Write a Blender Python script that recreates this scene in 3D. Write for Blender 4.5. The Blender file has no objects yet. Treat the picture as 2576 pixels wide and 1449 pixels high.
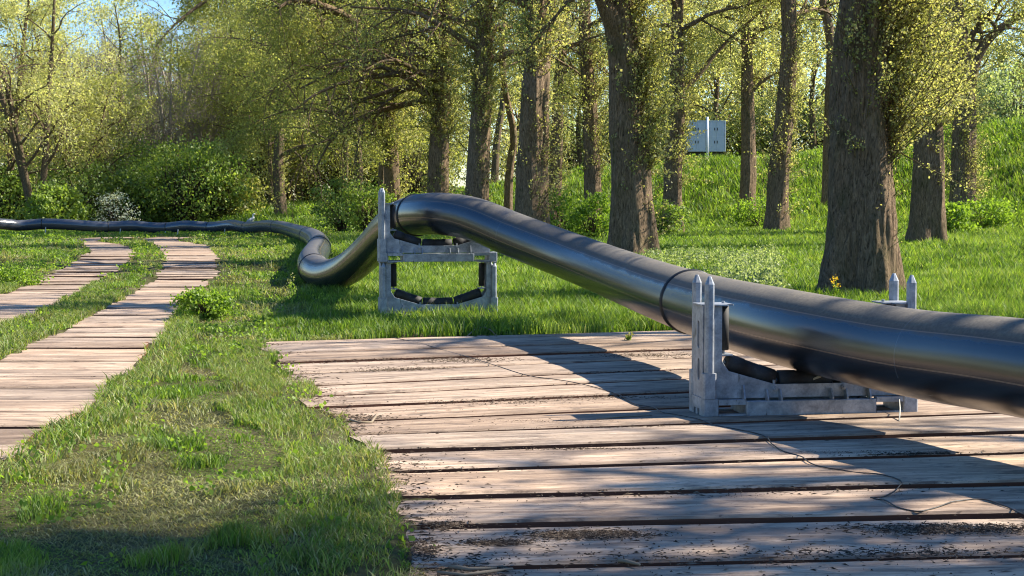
import bpy, math, random
import numpy as np
from mathutils import Vector

# ------------------------------------------------------------------ camera, sky, sun
SC = bpy.context.scene
COL = SC.collection
CAM_H = 1.6
F = 4000.0                 # focal length in units of a 2576 wide frame
PITCH = math.atan((724.5 - 530) / F)
cd = bpy.data.cameras.new('camera')
cam = bpy.data.objects.new('camera', cd)
COL.objects.link(cam)
cam.location = (0, 0, CAM_H)
cam.rotation_euler = (math.pi / 2 - PITCH, 0, 0)
cd.sensor_width = 36
cd.lens = 36 * F / 2576
cd.clip_start = .1
cd.clip_end = 3000
SC.camera = cam

SUN = Vector((1.12, .24, 1.0)).normalized()          # towards the sun
w = bpy.data.worlds.new('World')
SC.world = w
w.use_nodes = True
nt = w.node_tree
sky = nt.nodes.new('ShaderNodeTexSky')
sky.sky_type = 'NISHITA'
sky.sun_disc = False
sky.sun_elevation = math.asin(SUN.z)
sky.sun_rotation = math.atan2(SUN.x, SUN.y)
sky.air_density = 1.0
sky.dust_density = .3
sky.ozone_density = 3.0
bg = nt.nodes['Background']
bg.inputs[1].default_value = .095
hs_ = nt.nodes.new('ShaderNodeHueSaturation')
hs_.inputs['Saturation'].default_value = 1.28
hs_.inputs['Hue'].default_value = .506
nt.links.new(sky.outputs[0], hs_.inputs['Color'])
nt.links.new(hs_.outputs[0], bg.inputs[0])
sd = bpy.data.lights.new('sun', 'SUN')
sd.energy = 5.0
sd.angle = math.radians(.53)
sd.color = (1, .925, .8)
so = bpy.data.objects.new('sun', sd)
COL.objects.link(so)
so.rotation_euler = SUN.to_track_quat('Z', 'Y').to_euler()
vs = SC.view_settings
vs.view_transform = 'Standard'
vs.look = 'None'
vs.exposure = 1.28
vs.gamma = 1
vs.use_curve_mapping = False
SC.cycles.max_bounces = 8
SC.cycles.diffuse_bounces = 4
SC.cycles.glossy_bounces = 3
SC.cycles.transmission_bounces = 4
SC.cycles.caustics_reflective = False
SC.cycles.caustics_refractive = False
SC.cycles.use_denoising = True
SC.cycles.filter_width = 1.1

RNG = np.random.default_rng(7)

# ------------------------------------------------------------------ noise
_PERM = np.random.default_rng(99).permutation(4096)
_VAL = np.random.default_rng(98).random(4096)


def _h(ix, iy, iz):
    a = _PERM[ix & 4095]
    b = _PERM[(a + iy) & 4095]
    return _VAL[_PERM[(b + iz) & 4095]]


def noise(x, y, z=0.0, oct=1):
    x = np.asarray(x, float); y = np.asarray(y, float); z = np.asarray(z, float) + 0 * x
    tot = 0; amp = 1; s = 0
    for o in range(oct):
        xi = np.floor(x).astype(int); yi = np.floor(y).astype(int); zi = np.floor(z).astype(int)
        fx = x - xi; fy = y - yi; fz = z - zi
        fx = fx * fx * (3 - 2 * fx); fy = fy * fy * (3 - 2 * fy); fz = fz * fz * (3 - 2 * fz)
        r = 0
        for dx in (0, 1):
            for dy in (0, 1):
                for dz in (0, 1):
                    wt = (fx if dx else 1 - fx) * (fy if dy else 1 - fy) * (fz if dz else 1 - fz)
                    r = r + wt * _h(xi + dx, yi + dy, zi + dz)
        tot = tot + amp * r; s += amp
        amp *= .5; x = x * 2.03 + 17; y = y * 2.03 + 5; z = z * 2.03 + 11
    return tot / s


def smooth(v, a, b):
    t = np.clip((np.asarray(v, float) - a) / (b - a), 0, 1)
    return t * t * (3 - 2 * t)


# ------------------------------------------------------------------ terrain
FOOT = np.array([(34, -40), (27, 0), (17.0, 60), (9, 80), (-3, 93), (-16, 98), (-30, 116), (-60, 136), (-160, 150), (-700, 200)], float)


def foot_dist(X, Y):
    """signed distance beyond the foot line of the dyke (positive = on the dyke side)"""
    X = np.asarray(X, float); Y = np.asarray(Y, float)
    best = np.full(np.broadcast(X, Y).shape, 1e9); sg = np.zeros_like(best)
    for a, b in zip(FOOT[:-1], FOOT[1:]):
        d = b - a; L2 = d @ d
        t = np.clip(((X - a[0]) * d[0] + (Y - a[1]) * d[1]) / L2, 0, 1)
        qx = a[0] + t * d[0] - X; qy = a[1] + t * d[1] - Y
        dist = np.hypot(qx, qy)
        cr = (X - a[0]) * d[1] - (Y - a[1]) * d[0]
        m = dist < best
        best = np.where(m, dist, best); sg = np.where(m, np.sign(cr), sg)
    return best * sg


def ground_z(X, Y):
    X = np.asarray(X, float); Y = np.asarray(Y, float)
    s = X + .17 * Y
    fd = foot_dist(X, Y)
    z = -.025 + .33 * smooth(Y, 30, 48) - .12 * smooth(Y, 75, 100)
    z = z + .35 * smooth(s, 6, 26) * smooth(Y, 20, 55)
    crest = 4.15 + 1.2 * smooth(X, 16, 26) - 2.3 * smooth(-X, -12, 12)
    z = z + crest * smooth(fd, -1, 17)
    z = z + .25 * (noise(X * .21 + 3, Y * .21, 0, 2) - .5) * smooth(fd, -2, 6)
    z = z + .05 * (noise(X * .9, Y * .9, 4, 2) - .5) * smooth(Y, 0, 4)
    return z


def ray(x, y):
    """frame pixel (2576 x 1449) -> direction"""
    u = (x - 1288) / F; v = (724.5 - y) / F
    c, s = math.cos(PITCH), math.sin(PITCH)
    return Vector((u, c + v * s, v * c - s))


def at_y(x, y, Y):
    r = ray(x, y)
    k = Y / r.y
    return Vector((r.x * k, Y, CAM_H + r.z * k))


def at_z(x, y, z=0.0):
    r = ray(x, y)
    k = (z - CAM_H) / r.z
    return Vector((r.x * k, r.y * k, z))


def at_g(x, y):
    """frame pixel -> point on the low ground"""
    z = 0.0
    for _ in range(12):
        p = at_z(x, y, z)
        z = .5 * z + .5 * (float(.33 * smooth(p.y, 30, 48) - .12 * smooth(p.y, 75, 100)))
    return at_z(x, y, z)


# ------------------------------------------------------------------ object helpers
def tag(o, label=None, cat=None, group=None, kind=None):
    if label: o['label'] = label
    if cat: o['category'] = cat
    if group: o['group'] = group
    if kind: o['kind'] = kind
    return o


def thing(name, label, cat, loc=(0, 0, 0), rotz=0, group=None):
    o = bpy.data.objects.new(name, None)
    o.empty_display_size = .3
    COL.objects.link(o)
    o.location = loc
    o.rotation_euler = (0, 0, rotz)
    return tag(o, label, cat, group)


def link(name, me, mats, parent=None):
    o = bpy.data.objects.new(name, me)
    COL.objects.link(o)
    if mats is not None:
        for m in (mats if isinstance(mats, (list, tuple)) else [mats]):
            me.materials.append(m)
    if parent is not None:
        o.parent = parent
    return o


def np_mesh(name, V, faces, smooth_shade=False, mat_idx=None, attrs=None, uv=None):
    """faces: list of int arrays (n,k)"""
    me = bpy.data.meshes.new(name)
    V = np.asarray(V, np.float32)
    me.vertices.add(len(V))
    me.vertices.foreach_set('co', V.ravel())
    tot = sum(f.size for f in faces); nf = sum(len(f) for f in faces)
    me.loops.add(tot); me.polygons.add(nf)
    li = np.concatenate([f.ravel() for f in faces]).astype(np.int32)
    me.loops.foreach_set('vertex_index', li)
    ls = []; s = 0
    for f in faces:
        k = f.shape[1]
        ls.append(s + np.arange(len(f)) * k); s += f.size
    me.polygons.foreach_set('loop_start', np.concatenate(ls).astype(np.int32))
    if smooth_shade:
        me.polygons.foreach_set('use_smooth', np.ones(nf, bool))
    if mat_idx is not None:
        me.polygons.foreach_set('material_index', mat_idx.astype(np.int32))
    if attrs:
        for an, av in attrs.items():
            a = me.attributes.new(an, 'FLOAT_VECTOR', 'POINT')
            a.data.foreach_set('vector', np.asarray(av, np.float32).ravel())
    if uv is not None:
        u = me.uv_layers.new(name='UVMap')
        u.data.foreach_set('uv', np.asarray(uv, np.float32)[li].ravel())
    me.update(calc_edges=True)
    me.validate()
    return me


class MB:
    """collects simple solids into one mesh"""
    def __init__(s):
        s.v = []; s.f = []

    def add(s, vs, fs):
        o = len(s.v)
        s.v += [tuple(v) for v in vs]
        s.f += [tuple(i + o for i in f) for f in fs]
        return s

    def box(s, x0, x1, y0, y1, z0, z1, c=.006):
        """box with chamfered vertical edges"""
        c = min(c, abs(x1 - x0) * .3, abs(y1 - y0) * .3)
        pts = [(x0 + c, y0), (x1 - c, y0), (x1, y0 + c), (x1, y1 - c), (x1 - c, y1), (x0 + c, y1), (x0, y1 - c), (x0, y0 + c)]
        return s.prism_z(pts, z0, z1)

    def prism_z(s, pts, z0, z1):
        n = len(pts)
        vs = [(p[0], p[1], z0) for p in pts] + [(p[0], p[1], z1) for p in pts]
        fs = [tuple(range(n - 1, -1, -1)), tuple(range(n, 2 * n))] + [(i, (i + 1) % n, n + (i + 1) % n, n + i) for i in range(n)]
        return s.add(vs, fs)

    def prism_y(s, pts, y0, y1):
        """outline in x,z (counter clockwise seen from -y)"""
        n = len(pts)
        vs = [(p[0], y0, p[1]) for p in pts] + [(p[0], y1, p[1]) for p in pts]
        fs = [tuple(range(n)), tuple(range(2 * n - 1, n - 1, -1))] + [(i, n + i, n + (i + 1) % n, (i + 1) % n) for i in range(n)]
        return s.add(vs, fs)

    def prism_x(s, pts, x0, x1):
        """outline in y,z"""
        n = len(pts)
        vs = [(x0, p[0], p[1]) for p in pts] + [(x1, p[0], p[1]) for p in pts]
        fs = [tuple(range(n - 1, -1, -1)), tuple(range(n, 2 * n))] + [(i, (i + 1) % n, n + (i + 1) % n, n + i) for i in range(n)]
        return s.add(vs, fs)

    def tube(s, pts, rad, n=8, cap=True):
        pts = [Vector(p) for p in pts]
        if not isinstance(rad, (list, tuple)): rad = [rad] * len(pts)
        rings = []; u = None
        for i, p in enumerate(pts):
            d = (pts[min(i + 1, len(pts) - 1)] - pts[max(i - 1, 0)]).normalized()
            if u is None:
                u = d.orthogonal().normalized()
            else:
                u = (u - d * u.dot(d)).normalized()
            v = d.cross(u)
            rings.append([p + (u * math.cos(2 * math.pi * k / n) + v * math.sin(2 * math.pi * k / n)) * rad[i] for k in range(n)])
        vs = [q for r in rings for q in r]
        fs = []
        for i in range(len(pts) - 1):
            for k in range(n):
                a = i * n + k; b = i * n + (k + 1) % n
                fs.append((a, b, b + n, a + n))
        if cap:
            fs.append(tuple(range(n - 1, -1, -1)))
            fs.append(tuple((len(pts) - 1) * n + k for k in range(n)))
        return s.add(vs, fs)

    def build(s, name, mat, parent=None, sm=False, bevel=0):
        me = bpy.data.meshes.new(name)
        me.from_pydata(s.v, [], s.f)
        if sm:
            me.polygons.foreach_set('use_smooth', [len(p.vertices) == 4 for p in me.polygons])
        me.update()
        o = link(name, me, mat, parent)
        if bevel:
            b = o.modifiers.new('bevel', 'BEVEL')
            b.width = bevel; b.segments = 2; b.limit_method = 'ANGLE'
            b.angle_limit = math.radians(40)
        return o


def tubes_np(paths, n=4):
    """paths: list of (pts (k,3), radii (k)) all merged -> V, faces"""
    Vs = []; Fs = []; off = 0
    ang = np.arange(n) * 2 * math.pi / n
    ca = np.cos(ang)[None, :, None]; sa = np.sin(ang)[None, :, None]
    for P, R in paths:
        P = np.asarray(P, float); R = np.asarray(R, float); k = len(P)
        D = np.gradient(P, axis=0)
        D /= np.linalg.norm(D, axis=1)[:, None] + 1e-9
        ref = np.array([1, 0, 0]) if abs(D[0, 0]) < .8 else np.array([0, 1, 0])
        U = np.cross(D, ref); U /= np.linalg.norm(U, axis=1)[:, None] + 1e-9
        W = np.cross(D, U)
        ring = P[:, None, :] + (U[:, None, :] * ca + W[:, None, :] * sa) * R[:, None, None]
        Vs.append(ring.reshape(-1, 3))
        i = np.arange(k - 1)[:, None] * n; j = np.arange(n)[None, :]; j2 = (j + 1) % n
        Fs.append((np.stack([i + j, i + j2, i + n + j2, i + n + j], -1).reshape(-1, 4)) + off)
        off += k * n
    return np.concatenate(Vs), np.concatenate(Fs)


# ------------------------------------------------------------------ materials
def new_mat(name):
    m = bpy.data.materials.new(name)
    m.use_nodes = True
    t = m.node_tree
    for n in list(t.nodes):
        t.nodes.remove(n)
    out = t.nodes.new('ShaderNodeOutputMaterial')
    return m, t, out


def N(t, typ, **kw):
    n = t.nodes.new(typ)
    ins = kw.pop('ins', {})
    for k, v in kw.items():
        setattr(n, k, v)
    for k, v in ins.items():
        n.inputs[k].default_value = v
    return n


def ramp(t, fac, stops, interp='LINEAR'):
    r = t.nodes.new('ShaderNodeValToRGB')
    r.color_ramp.interpolation = interp
    e = r.color_ramp.elements
    while len(e) < len(stops): e.new(.5)
    for el, (p, c) in zip(e, stops):
        el.position = p
        el.color = (*c, 1) if len(c) == 3 else c
    t.links.new(fac, r.inputs[0])
    return r


def coords(t, scale=(1, 1, 1), src='Object'):
    tc = t.nodes.new('ShaderNodeTexCoord')
    mp = t.nodes.new('ShaderNodeMapping')
    mp.inputs['Scale'].default_value = scale
    t.links.new(tc.outputs[src], mp.inputs[0])
    return mp.outputs[0]


def ntex(t, vec, scale, detail=4, rough=.55, dist=0):
    n = t.nodes.new('ShaderNodeTexNoise')
    n.inputs['Scale'].default_value = scale
    n.inputs['Detail'].default_value = detail
    n.inputs['Roughness'].default_value = rough
    n.inputs['Distortion'].default_value = dist
    if vec is not None: t.links.new(vec, n.inputs['Vector'])
    return n


def mix(t, a, b, fac, mode='MIX'):
    m = t.nodes.new('ShaderNodeMix')
    m.data_type = 'RGBA'
    m.blend_type = mode
    for s, v in ((m.inputs[6], a), (m.inputs[7], b), (m.inputs[0], fac)):
        if hasattr(v, 'links') or hasattr(v, 'is_linked'):
            t.links.new(v, s)
        elif isinstance(v, (int, float)):
            s.default_value = v
        else:
            s.default_value = (*v, 1)
    return m.outputs[2]


def bump(t, h, strength=.5, dist=.02):
    b = t.nodes.new('ShaderNodeBump')
    b.inputs['Strength'].default_value = strength
    b.inputs['Distance'].default_value = dist
    t.links.new(h, b.inputs['Height'])
    return b.outputs[0]


def leaf_mat(name, stops, trans=.5, gloss=.022, clump=.35):
    """stops: colours spread over the leaves at random, clump: slow variation through the crown"""
    m, t, out = new_mat(name)
    geo = t.nodes.new('ShaderNodeNewGeometry')
    nz = ntex(t, coords(t), clump, 2)
    add = N(t, 'ShaderNodeMath', operation='MULTIPLY_ADD')
    t.links.new(nz.outputs[0], add.inputs[0]); add.inputs[1].default_value = .9; 
    sc = N(t, 'ShaderNodeMath', operation='MULTIPLY_ADD')
    t.links.new(geo.outputs['Random Per Island'], sc.inputs[0]); sc.inputs[1].default_value = .6; sc.inputs[2].default_value = -.25
    t.links.new(sc.outputs[0], add.inputs[2])
    k = len(stops)
    r = ramp(t, add.outputs[0], [(i / (k - 1), c) for i, c in enumerate(stops)])
    df = N(t, 'ShaderNodeBsdfDiffuse'); tr = N(t, 'ShaderNodeBsdfTranslucent')
    t.links.new(r.outputs[0], df.inputs[0])
    tc = mix(t, r.outputs[0], (1.0, 1.0, .45), .18, 'MIX')
    tc2 = mix(t, r.outputs[0], (1.85, 1.85, 1.0), 1.0, 'MULTIPLY')
    t.links.new(tc2, tr.inputs[0])
    ms = N(t, 'ShaderNodeMixShader', ins={0: trans})
    t.links.new(df.outputs[0], ms.inputs[1]); t.links.new(tr.outputs[0], ms.inputs[2])
    gl = N(t, 'ShaderNodeBsdfGlossy', ins={'Roughness': .55, 'Color': (1, 1, 1, 1)})
    m2 = N(t, 'ShaderNodeMixShader', ins={0: gloss})
    t.links.new(ms.outputs[0], m2.inputs[1]); t.links.new(gl.outputs[0], m2.inputs[2])
    t.links.new(m2.outputs[0], out.inputs[0])
    return m


def principled(t, out, **ins):
    p = N(t, 'ShaderNodeBsdfPrincipled')
    for k, v in ins.items():
        k = k.replace('_', ' ')
        if hasattr(v, 'is_linked'): t.links.new(v, p.inputs[k])
        elif isinstance(v, tuple): p.inputs[k].default_value = (*v, 1)
        else: p.inputs[k].default_value = v
    t.links.new(p.outputs[0], out.inputs[0])
    return p


def bark_mat(name, dark, light, moss=.3, scale=1.0):
    m, t, out = new_mat(name)
    v = coords(t, (11 * scale, 11 * scale, 2.1 * scale))
    n1 = ntex(t, v, 1.5, 7, .68, 1.9)
    v2 = coords(t, (30 * scale, 30 * scale, 7 * scale))
    n2 = ntex(t, v2, 1, 5, .7)
    mx = N(t, 'ShaderNodeMath', operation='MULTIPLY_ADD', ins={1: .7})
    t.links.new(n1.outputs[0], mx.inputs[0])
    s2 = N(t, 'ShaderNodeMath', operation='MULTIPLY', ins={1: .3})
    t.links.new(n2.outputs[0], s2.inputs[0]); t.links.new(s2.outputs[0], mx.inputs[2])
    r = ramp(t, mx.outputs[0], [(.36, dark), (.5, tuple((a + b) / 2 for a, b in zip(dark, light))), (.66, light)])
    n3 = ntex(t, coords(t, (1, 1, .6)), 1.7, 4, .6)
    rm = ramp(t, n3.outputs[0], [(.5, (0, 0, 0)), (.68, (1, 1, 1))])
    sc = N(t, 'ShaderNodeMath', operation='MULTIPLY', ins={1: moss})
    t.links.new(rm.outputs[0], sc.inputs[0])
    c = mix(t, r.outputs[0], (.07, .085, .025), sc.outputs[0])
    principled(t, out, Base_Color=c, Roughness=.95, Specular_IOR_Level=.15, Normal=bump(t, mx.outputs[0], 1.0, .13 / scale))
    return m


M = {}
M['bark'] = bark_mat('furrowed_bark', (.035, .023, .014), (.44, .31, .195), .4)
M['bark_far'] = bark_mat('bark_brown', (.05, .036, .023), (.3, .22, .14), .35, .8)
M['twig'] = bark_mat('twig_bark', (.045, .035, .024), (.12, .095, .065), .2)
M['twig_grey'] = bark_mat('grey_twig_bark', (.26, .215, .17), (.5, .42, .33), .0)
M['shoot'] = bark_mat('shoot_bark', (.16, .12, .06), (.34, .27, .15), .1)

M['leaf_spring'] = leaf_mat('spring_leaves', [(.14, .16, .04), (.23, .25, .07), (.33, .335, .13), (.42, .4, .2)], .55)
M['leaf_olive'] = leaf_mat('olive_leaves', [(.155, .17, .045), (.245, .26, .07), (.34, .345, .115), (.44, .425, .19)], .55)
M['leaf_gold'] = leaf_mat('golden_shoot_leaves', [(.16, .18, .05), (.27, .28, .09), (.4, .38, .17), (.5, .44, .25)], .5)
M['leaf_pale'] = leaf_mat('pale_leaves', [(.24, .26, .08), (.36, .37, .14), (.47, .46, .22), (.56, .53, .33)], .55)
M['leaf_grey'] = leaf_mat('grey_green_leaves', [(.13, .17, .06), (.2, .25, .1), (.28, .33, .16), (.38, .4, .25)], .5)
M['leaf_dark'] = leaf_mat('dark_shrub_leaves', [(.085, .14, .03), (.13, .2, .045), (.19, .27, .07), (.3, .36, .14)], .45, .03, .8)
M['leaf_bright'] = leaf_mat('bright_shrub_leaves', [(.11, .18, .025), (.17, .25, .04), (.24, .32, .06), (.34, .4, .1)], .45, .03)
M['leaf_weed'] = leaf_mat('weed_leaves', [(.08, .15, .015), (.14, .23, .022), (.21, .31, .04), (.3, .38, .08)], .5, .02, .5)
M['blossom'] = leaf_mat('white_blossom', [(.14, .2, .07), (.5, .53, .42), (.68, .7, .64), (.75, .76, .72)], .35, .02)
M['yellow_flower'] = leaf_mat('yellow_petals', [(.7, .42, .02), (.8, .55, .04)], .4, .02)

# grass: attribute 'tint' = (dryness, random, unused)
m, t, out = new_mat('grass_blades')
at = N(t, 'ShaderNodeAttribute', attribute_name='tint')
sp = N(t, 'ShaderNodeSeparateXYZ'); t.links.new(at.outputs['Vector'], sp.inputs[0])
gr = ramp(t, sp.outputs[1], [(0, (.045, .1, .013)), (.35, (.095, .19, .018)), (.7, (.18, .3, .035)), (1, (.3, .41, .075))])
dr = ramp(t, sp.outputs[1], [(0, (.12, .105, .05)), (.5, (.27, .26, .12)), (1, (.48, .44, .27))])
c = mix(t, gr.outputs[0], dr.outputs[0], sp.outputs[0])
df = N(t, 'ShaderNodeBsdfDiffuse'); tr = N(t, 'ShaderNodeBsdfTranslucent')
t.links.new(c, df.inputs[0])
t.links.new(mix(t, c, (1.6, 1.5, .7), 1.0, 'MULTIPLY'), tr.inputs[0])
ms = N(t, 'ShaderNodeMixShader', ins={0: .45})
t.links.new(df.outputs[0], ms.inputs[1]); t.links.new(tr.outputs[0], ms.inputs[2])
gl = N(t, 'ShaderNodeBsdfGlossy', ins={'Roughness': .5})
m2 = N(t, 'ShaderNodeMixShader', ins={0: .022})
t.links.new(ms.outputs[0], m2.inputs[1]); t.links.new(gl.outputs[0], m2.inputs[2])
t.links.new(m2.outputs[0], out.inputs[0])
M['grass'] = m

m, t, out = new_mat('soil_and_thatch')
v = coords(t)
n1 = ntex(t, v, .35, 5, .6); n2 = ntex(t, v, 14, 6, .7)
a = ramp(t, n1.outputs[0], [(.35, (.05, .055, .022)), (.5, (.085, .085, .035)), (.66, (.15, .13, .07))])
b = ramp(t, n2.outputs[0], [(.3, (.35, .35, .35)), (.7, (1.3, 1.25, 1.15))])
principled(t, out, Base_Color=mix(t, a.outputs[0], b.outputs[0], 1.0, 'MULTIPLY'), Roughness=1.0, Specular_IOR_Level=.1, Normal=bump(t, n2.outputs[0], .8, .03))
M['ground'] = m

# timber mats
m, t, out = new_mat('weathered_timber')
oi = N(t, 'ShaderNodeObjectInfo')
tc = N(t, 'ShaderNodeTexCoord')
sh = N(t, 'ShaderNodeVectorMath', operation='MULTIPLY_ADD')
cmb = N(t, 'ShaderNodeCombineXYZ')
t.links.new(oi.outputs['Random'], cmb.inputs[0]); t.links.new(oi.outputs['Random'], cmb.inputs[1])
t.links.new(cmb.outputs[0], sh.inputs[0]); sh.inputs[1].default_value = (37, 91, 0)
t.links.new(tc.outputs['Object'], sh.inputs[2])
def mp(vec, sc):
    q = N(t, 'ShaderNodeMapping'); q.inputs['Scale'].default_value = sc
    t.links.new(vec, q.inputs[0]); return q.outputs[0]
g1 = ntex(t, mp(sh.outputs[0], (.9, 11, 11)), 1.0, 7, .66, .5)      # long grain
g2 = ntex(t, mp(sh.outputs[0], (4, 60, 60)), 1.0, 5, .7, .2)        # fine grain
g3 = ntex(t, mp(sh.outputs[0], (.55, 2.2, 2)), 1.0, 4, .6)          # broad tone
base = ramp(t, g1.outputs[0], [(.28, (.2, .14, .1)), (.5, (.49, .378, .285)), (.7, (.69, .56, .44))])
fine = ramp(t, g2.outputs[0], [(.3, (.6, .58, .56)), (.62, (1.08, 1.08, 1.08))])
c = mix(t, base.outputs[0], fine.outputs[0], 1.0, 'MULTIPLY')
tone = ramp(t, g3.outputs[0], [(.35, (.62, .6, .59)), (.58, (1.1, 1.08, 1.05))])
c = mix(t, c, tone.outputs[0], 1.0, 'MULTIPLY')
rt = ramp(t, oi.outputs['Random'], [(0, (.68, .64, .6)), (.3, (1.05, 1.0, .95)), (.6, (.82, .82, .82)), (1, (1.12, 1.04, .95))])
c = mix(t, c, rt.outputs[0], 1.0, 'MULTIPLY')
d1 = ntex(t, mp(sh.outputs[0], (1.3, 4.2, 2)), 1.4, 8, .72, .4)     # mud trodden in
dm = ramp(t, d1.outputs[0], [(.535, (0, 0, 0)), (.65, (1, 1, 1))])
d2 = ntex(t, mp(sh.outputs[0], (7, 26, 7)), 2.0, 3, .6)
dm2 = ramp(t, d2.outputs[0], [(.61, (0, 0, 0)), (.68, (1, 1, 1))])
dsum = N(t, 'ShaderNodeMath', operation='MAXIMUM')
sc1 = N(t, 'ShaderNodeMath', operation='MULTIPLY', ins={1: .78}); t.links.new(dm.outputs[0], sc1.inputs[0])
t.links.new(sc1.outputs[0], dsum.inputs[0])
sc2 = N(t, 'ShaderNodeMath', operation='MULTIPLY', ins={1: .8}); t.links.new(dm2.outputs[0], sc2.inputs[0])
t.links.new(sc2.outputs[0], dsum.inputs[1])
c = mix(t, c, (.07, .05, .038), dsum.outputs[0])
# raw reddish wood on the side faces
ge = N(t, 'ShaderNodeNewGeometry'); sx = N(t, 'ShaderNodeSeparateXYZ'); t.links.new(ge.outputs['True Normal'], sx.inputs[0])
sf = ramp(t, sx.outputs[2], [(.3, (1, 1, 1)), (.75, (0, 0, 0))])
c = mix(t, c, (.13, .05, .028), sf.outputs[0])
hs = N(t, 'ShaderNodeMath', operation='ADD'); t.links.new(g1.outputs[0], hs.inputs[0]); t.links.new(g2.outputs[0], hs.inputs[1])
principled(t, out, Base_Color=c, Roughness=.78, Specular_IOR_Level=.3, Normal=bump(t, hs.outputs[0], .35, .012))
M['timber'] = m

# pipe: uv = (angle 0..1 with 0 = underside, length in m)
m, t, out = new_mat('black_plastic_pipe')
uvn = N(t, 'ShaderNodeUVMap', uv_map='UVMap')
sp = N(t, 'ShaderNodeSeparateXYZ'); t.links.new(uvn.outputs[0], sp.inputs[0])
vv = N(t, 'ShaderNodeMapping'); vv.inputs['Scale'].default_value = (60, .35, 1); t.links.new(uvn.outputs[0], vv.inputs[0])
lon = ntex(t, vv.outputs[0], 1.0, 5, .65)
vb = N(t, 'ShaderNodeMapping'); vb.inputs['Scale'].default_value = (3, 1.2, 1); t.links.new(uvn.outputs[0], vb.inputs[0])
blo = ntex(t, vb.outputs[0], 2.0, 6, .65)
speck = ntex(t, coords(t), 40, 4, .7)
c = ramp(t, lon.outputs[0], [(.3, (.006, .008, .012)), (.7, (.014, .017, .024))]).outputs[0]
far_sheen = N(t, 'ShaderNodeMapRange', ins={1: 30.0, 2: 80.0, 3: 0.0, 4: .8}); t.links.new(sp.outputs[1], far_sheen.inputs[0])
c = mix(t, c, (.055, .07, .1), far_sheen.outputs[0])  # far run lighter and bluer: sky reflection painted into the base colour
# dust lying on the upper part of the pipe
ang = N(t, 'ShaderNodeMath', operation='SUBTRACT', ins={1: .54}); t.links.new(sp.outputs[0], ang.inputs[0])
ab = N(t, 'ShaderNodeMath', operation='ABSOLUTE'); t.links.new(ang.outputs[0], ab.inputs[0])
nn = N(t, 'ShaderNodeMath', operation='MULTIPLY_ADD', ins={1: .07, 2: -.035}); t.links.new(blo.outputs[0], nn.inputs[0])
ab2 = N(t, 'ShaderNodeMath', operation='ADD'); t.links.new(ab.outputs[0], ab2.inputs[0]); t.links.new(nn.outputs[0], ab2.inputs[1])
du = ramp(t, ab2.outputs[0], [(.085, (1, 1, 1)), (.125, (0, 0, 0))])
dcol = ramp(t, speck.outputs[0], [(.3, (.075, .058, .036)), (.7, (.2, .158, .1))])
dfac = N(t, 'ShaderNodeMath', operation='MULTIPLY'); t.links.new(du.outputs[0], dfac.inputs[0])
bl2 = ramp(t, blo.outputs[0], [(.3, (.45, .45, .45)), (.6, (.95, .95, .95))]); vfl = ramp(t, N(t, 'ShaderNodeMath', operation='MULTIPLY', ins={1: .01}).outputs[0], [(.0, (1, 1, 1)), (.24, (.95, .95, .95)), (.34, (.5, .5, .5)), (.7, (.25, .25, .25))])
t.links.new(sp.outputs[1], vfl.inputs[0].links[0].from_node.inputs[0])
vf2 = N(t, 'ShaderNodeMath', operation='MULTIPLY'); t.links.new(bl2.outputs[0], vf2.inputs[0]); t.links.new(vfl.outputs[0], vf2.inputs[1])
t.links.new(vf2.outputs[0], dfac.inputs[1])
c = mix(t, c, dcol.outputs[0], dfac.outputs[0])
# thin stripes running along the pipe
stripes = None
for u0, wd in ((.645, .0022), (.778, .0024), (.93, .0022), (.4, .002), (.2, .002)):
    s1 = N(t, 'ShaderNodeMath', operation='SUBTRACT', ins={1: u0}); t.links.new(sp.outputs[0], s1.inputs[0])
    s2 = N(t, 'ShaderNodeMath', operation='ABSOLUTE'); t.links.new(s1.outputs[0], s2.inputs[0])
    s3 = N(t, 'ShaderNodeMath', operation='LESS_THAN', ins={1: wd}); t.links.new(s2.outputs[0], s3.inputs[0])
    if stripes is None: stripes = s3.outputs[0]
    else:
        q = N(t, 'ShaderNodeMath', operation='MAXIMUM'); t.links.new(stripes, q.inputs[0]); t.links.new(s3.outputs[0], q.inputs[1]); stripes = q.outputs[0]
sfac = N(t, 'ShaderNodeMath', operation='MULTIPLY', ins={1: .6}); t.links.new(stripes, sfac.inputs[0])
c = mix(t, c, (.3, .19, .12), sfac.outputs[0])
fr1 = N(t, 'ShaderNodeMath', operation='MULTIPLY', ins={1: 1 / 2.35}); t.links.new(sp.outputs[1], fr1.inputs[0])
fr2 = N(t, 'ShaderNodeMath', operation='FRACT'); t.links.new(fr1.outputs[0], fr2.inputs[0])
fr3 = N(t, 'ShaderNodeMath', operation='LESS_THAN', ins={1: .0045}); t.links.new(fr2.outputs[0], fr3.inputs[0])
fr4 = N(t, 'ShaderNodeMath', operation='MULTIPLY', ins={1: .35}); t.links.new(fr3.outputs[0], fr4.inputs[0])
c = mix(t, c, (.16, .16, .17), fr4.outputs[0])
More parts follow.
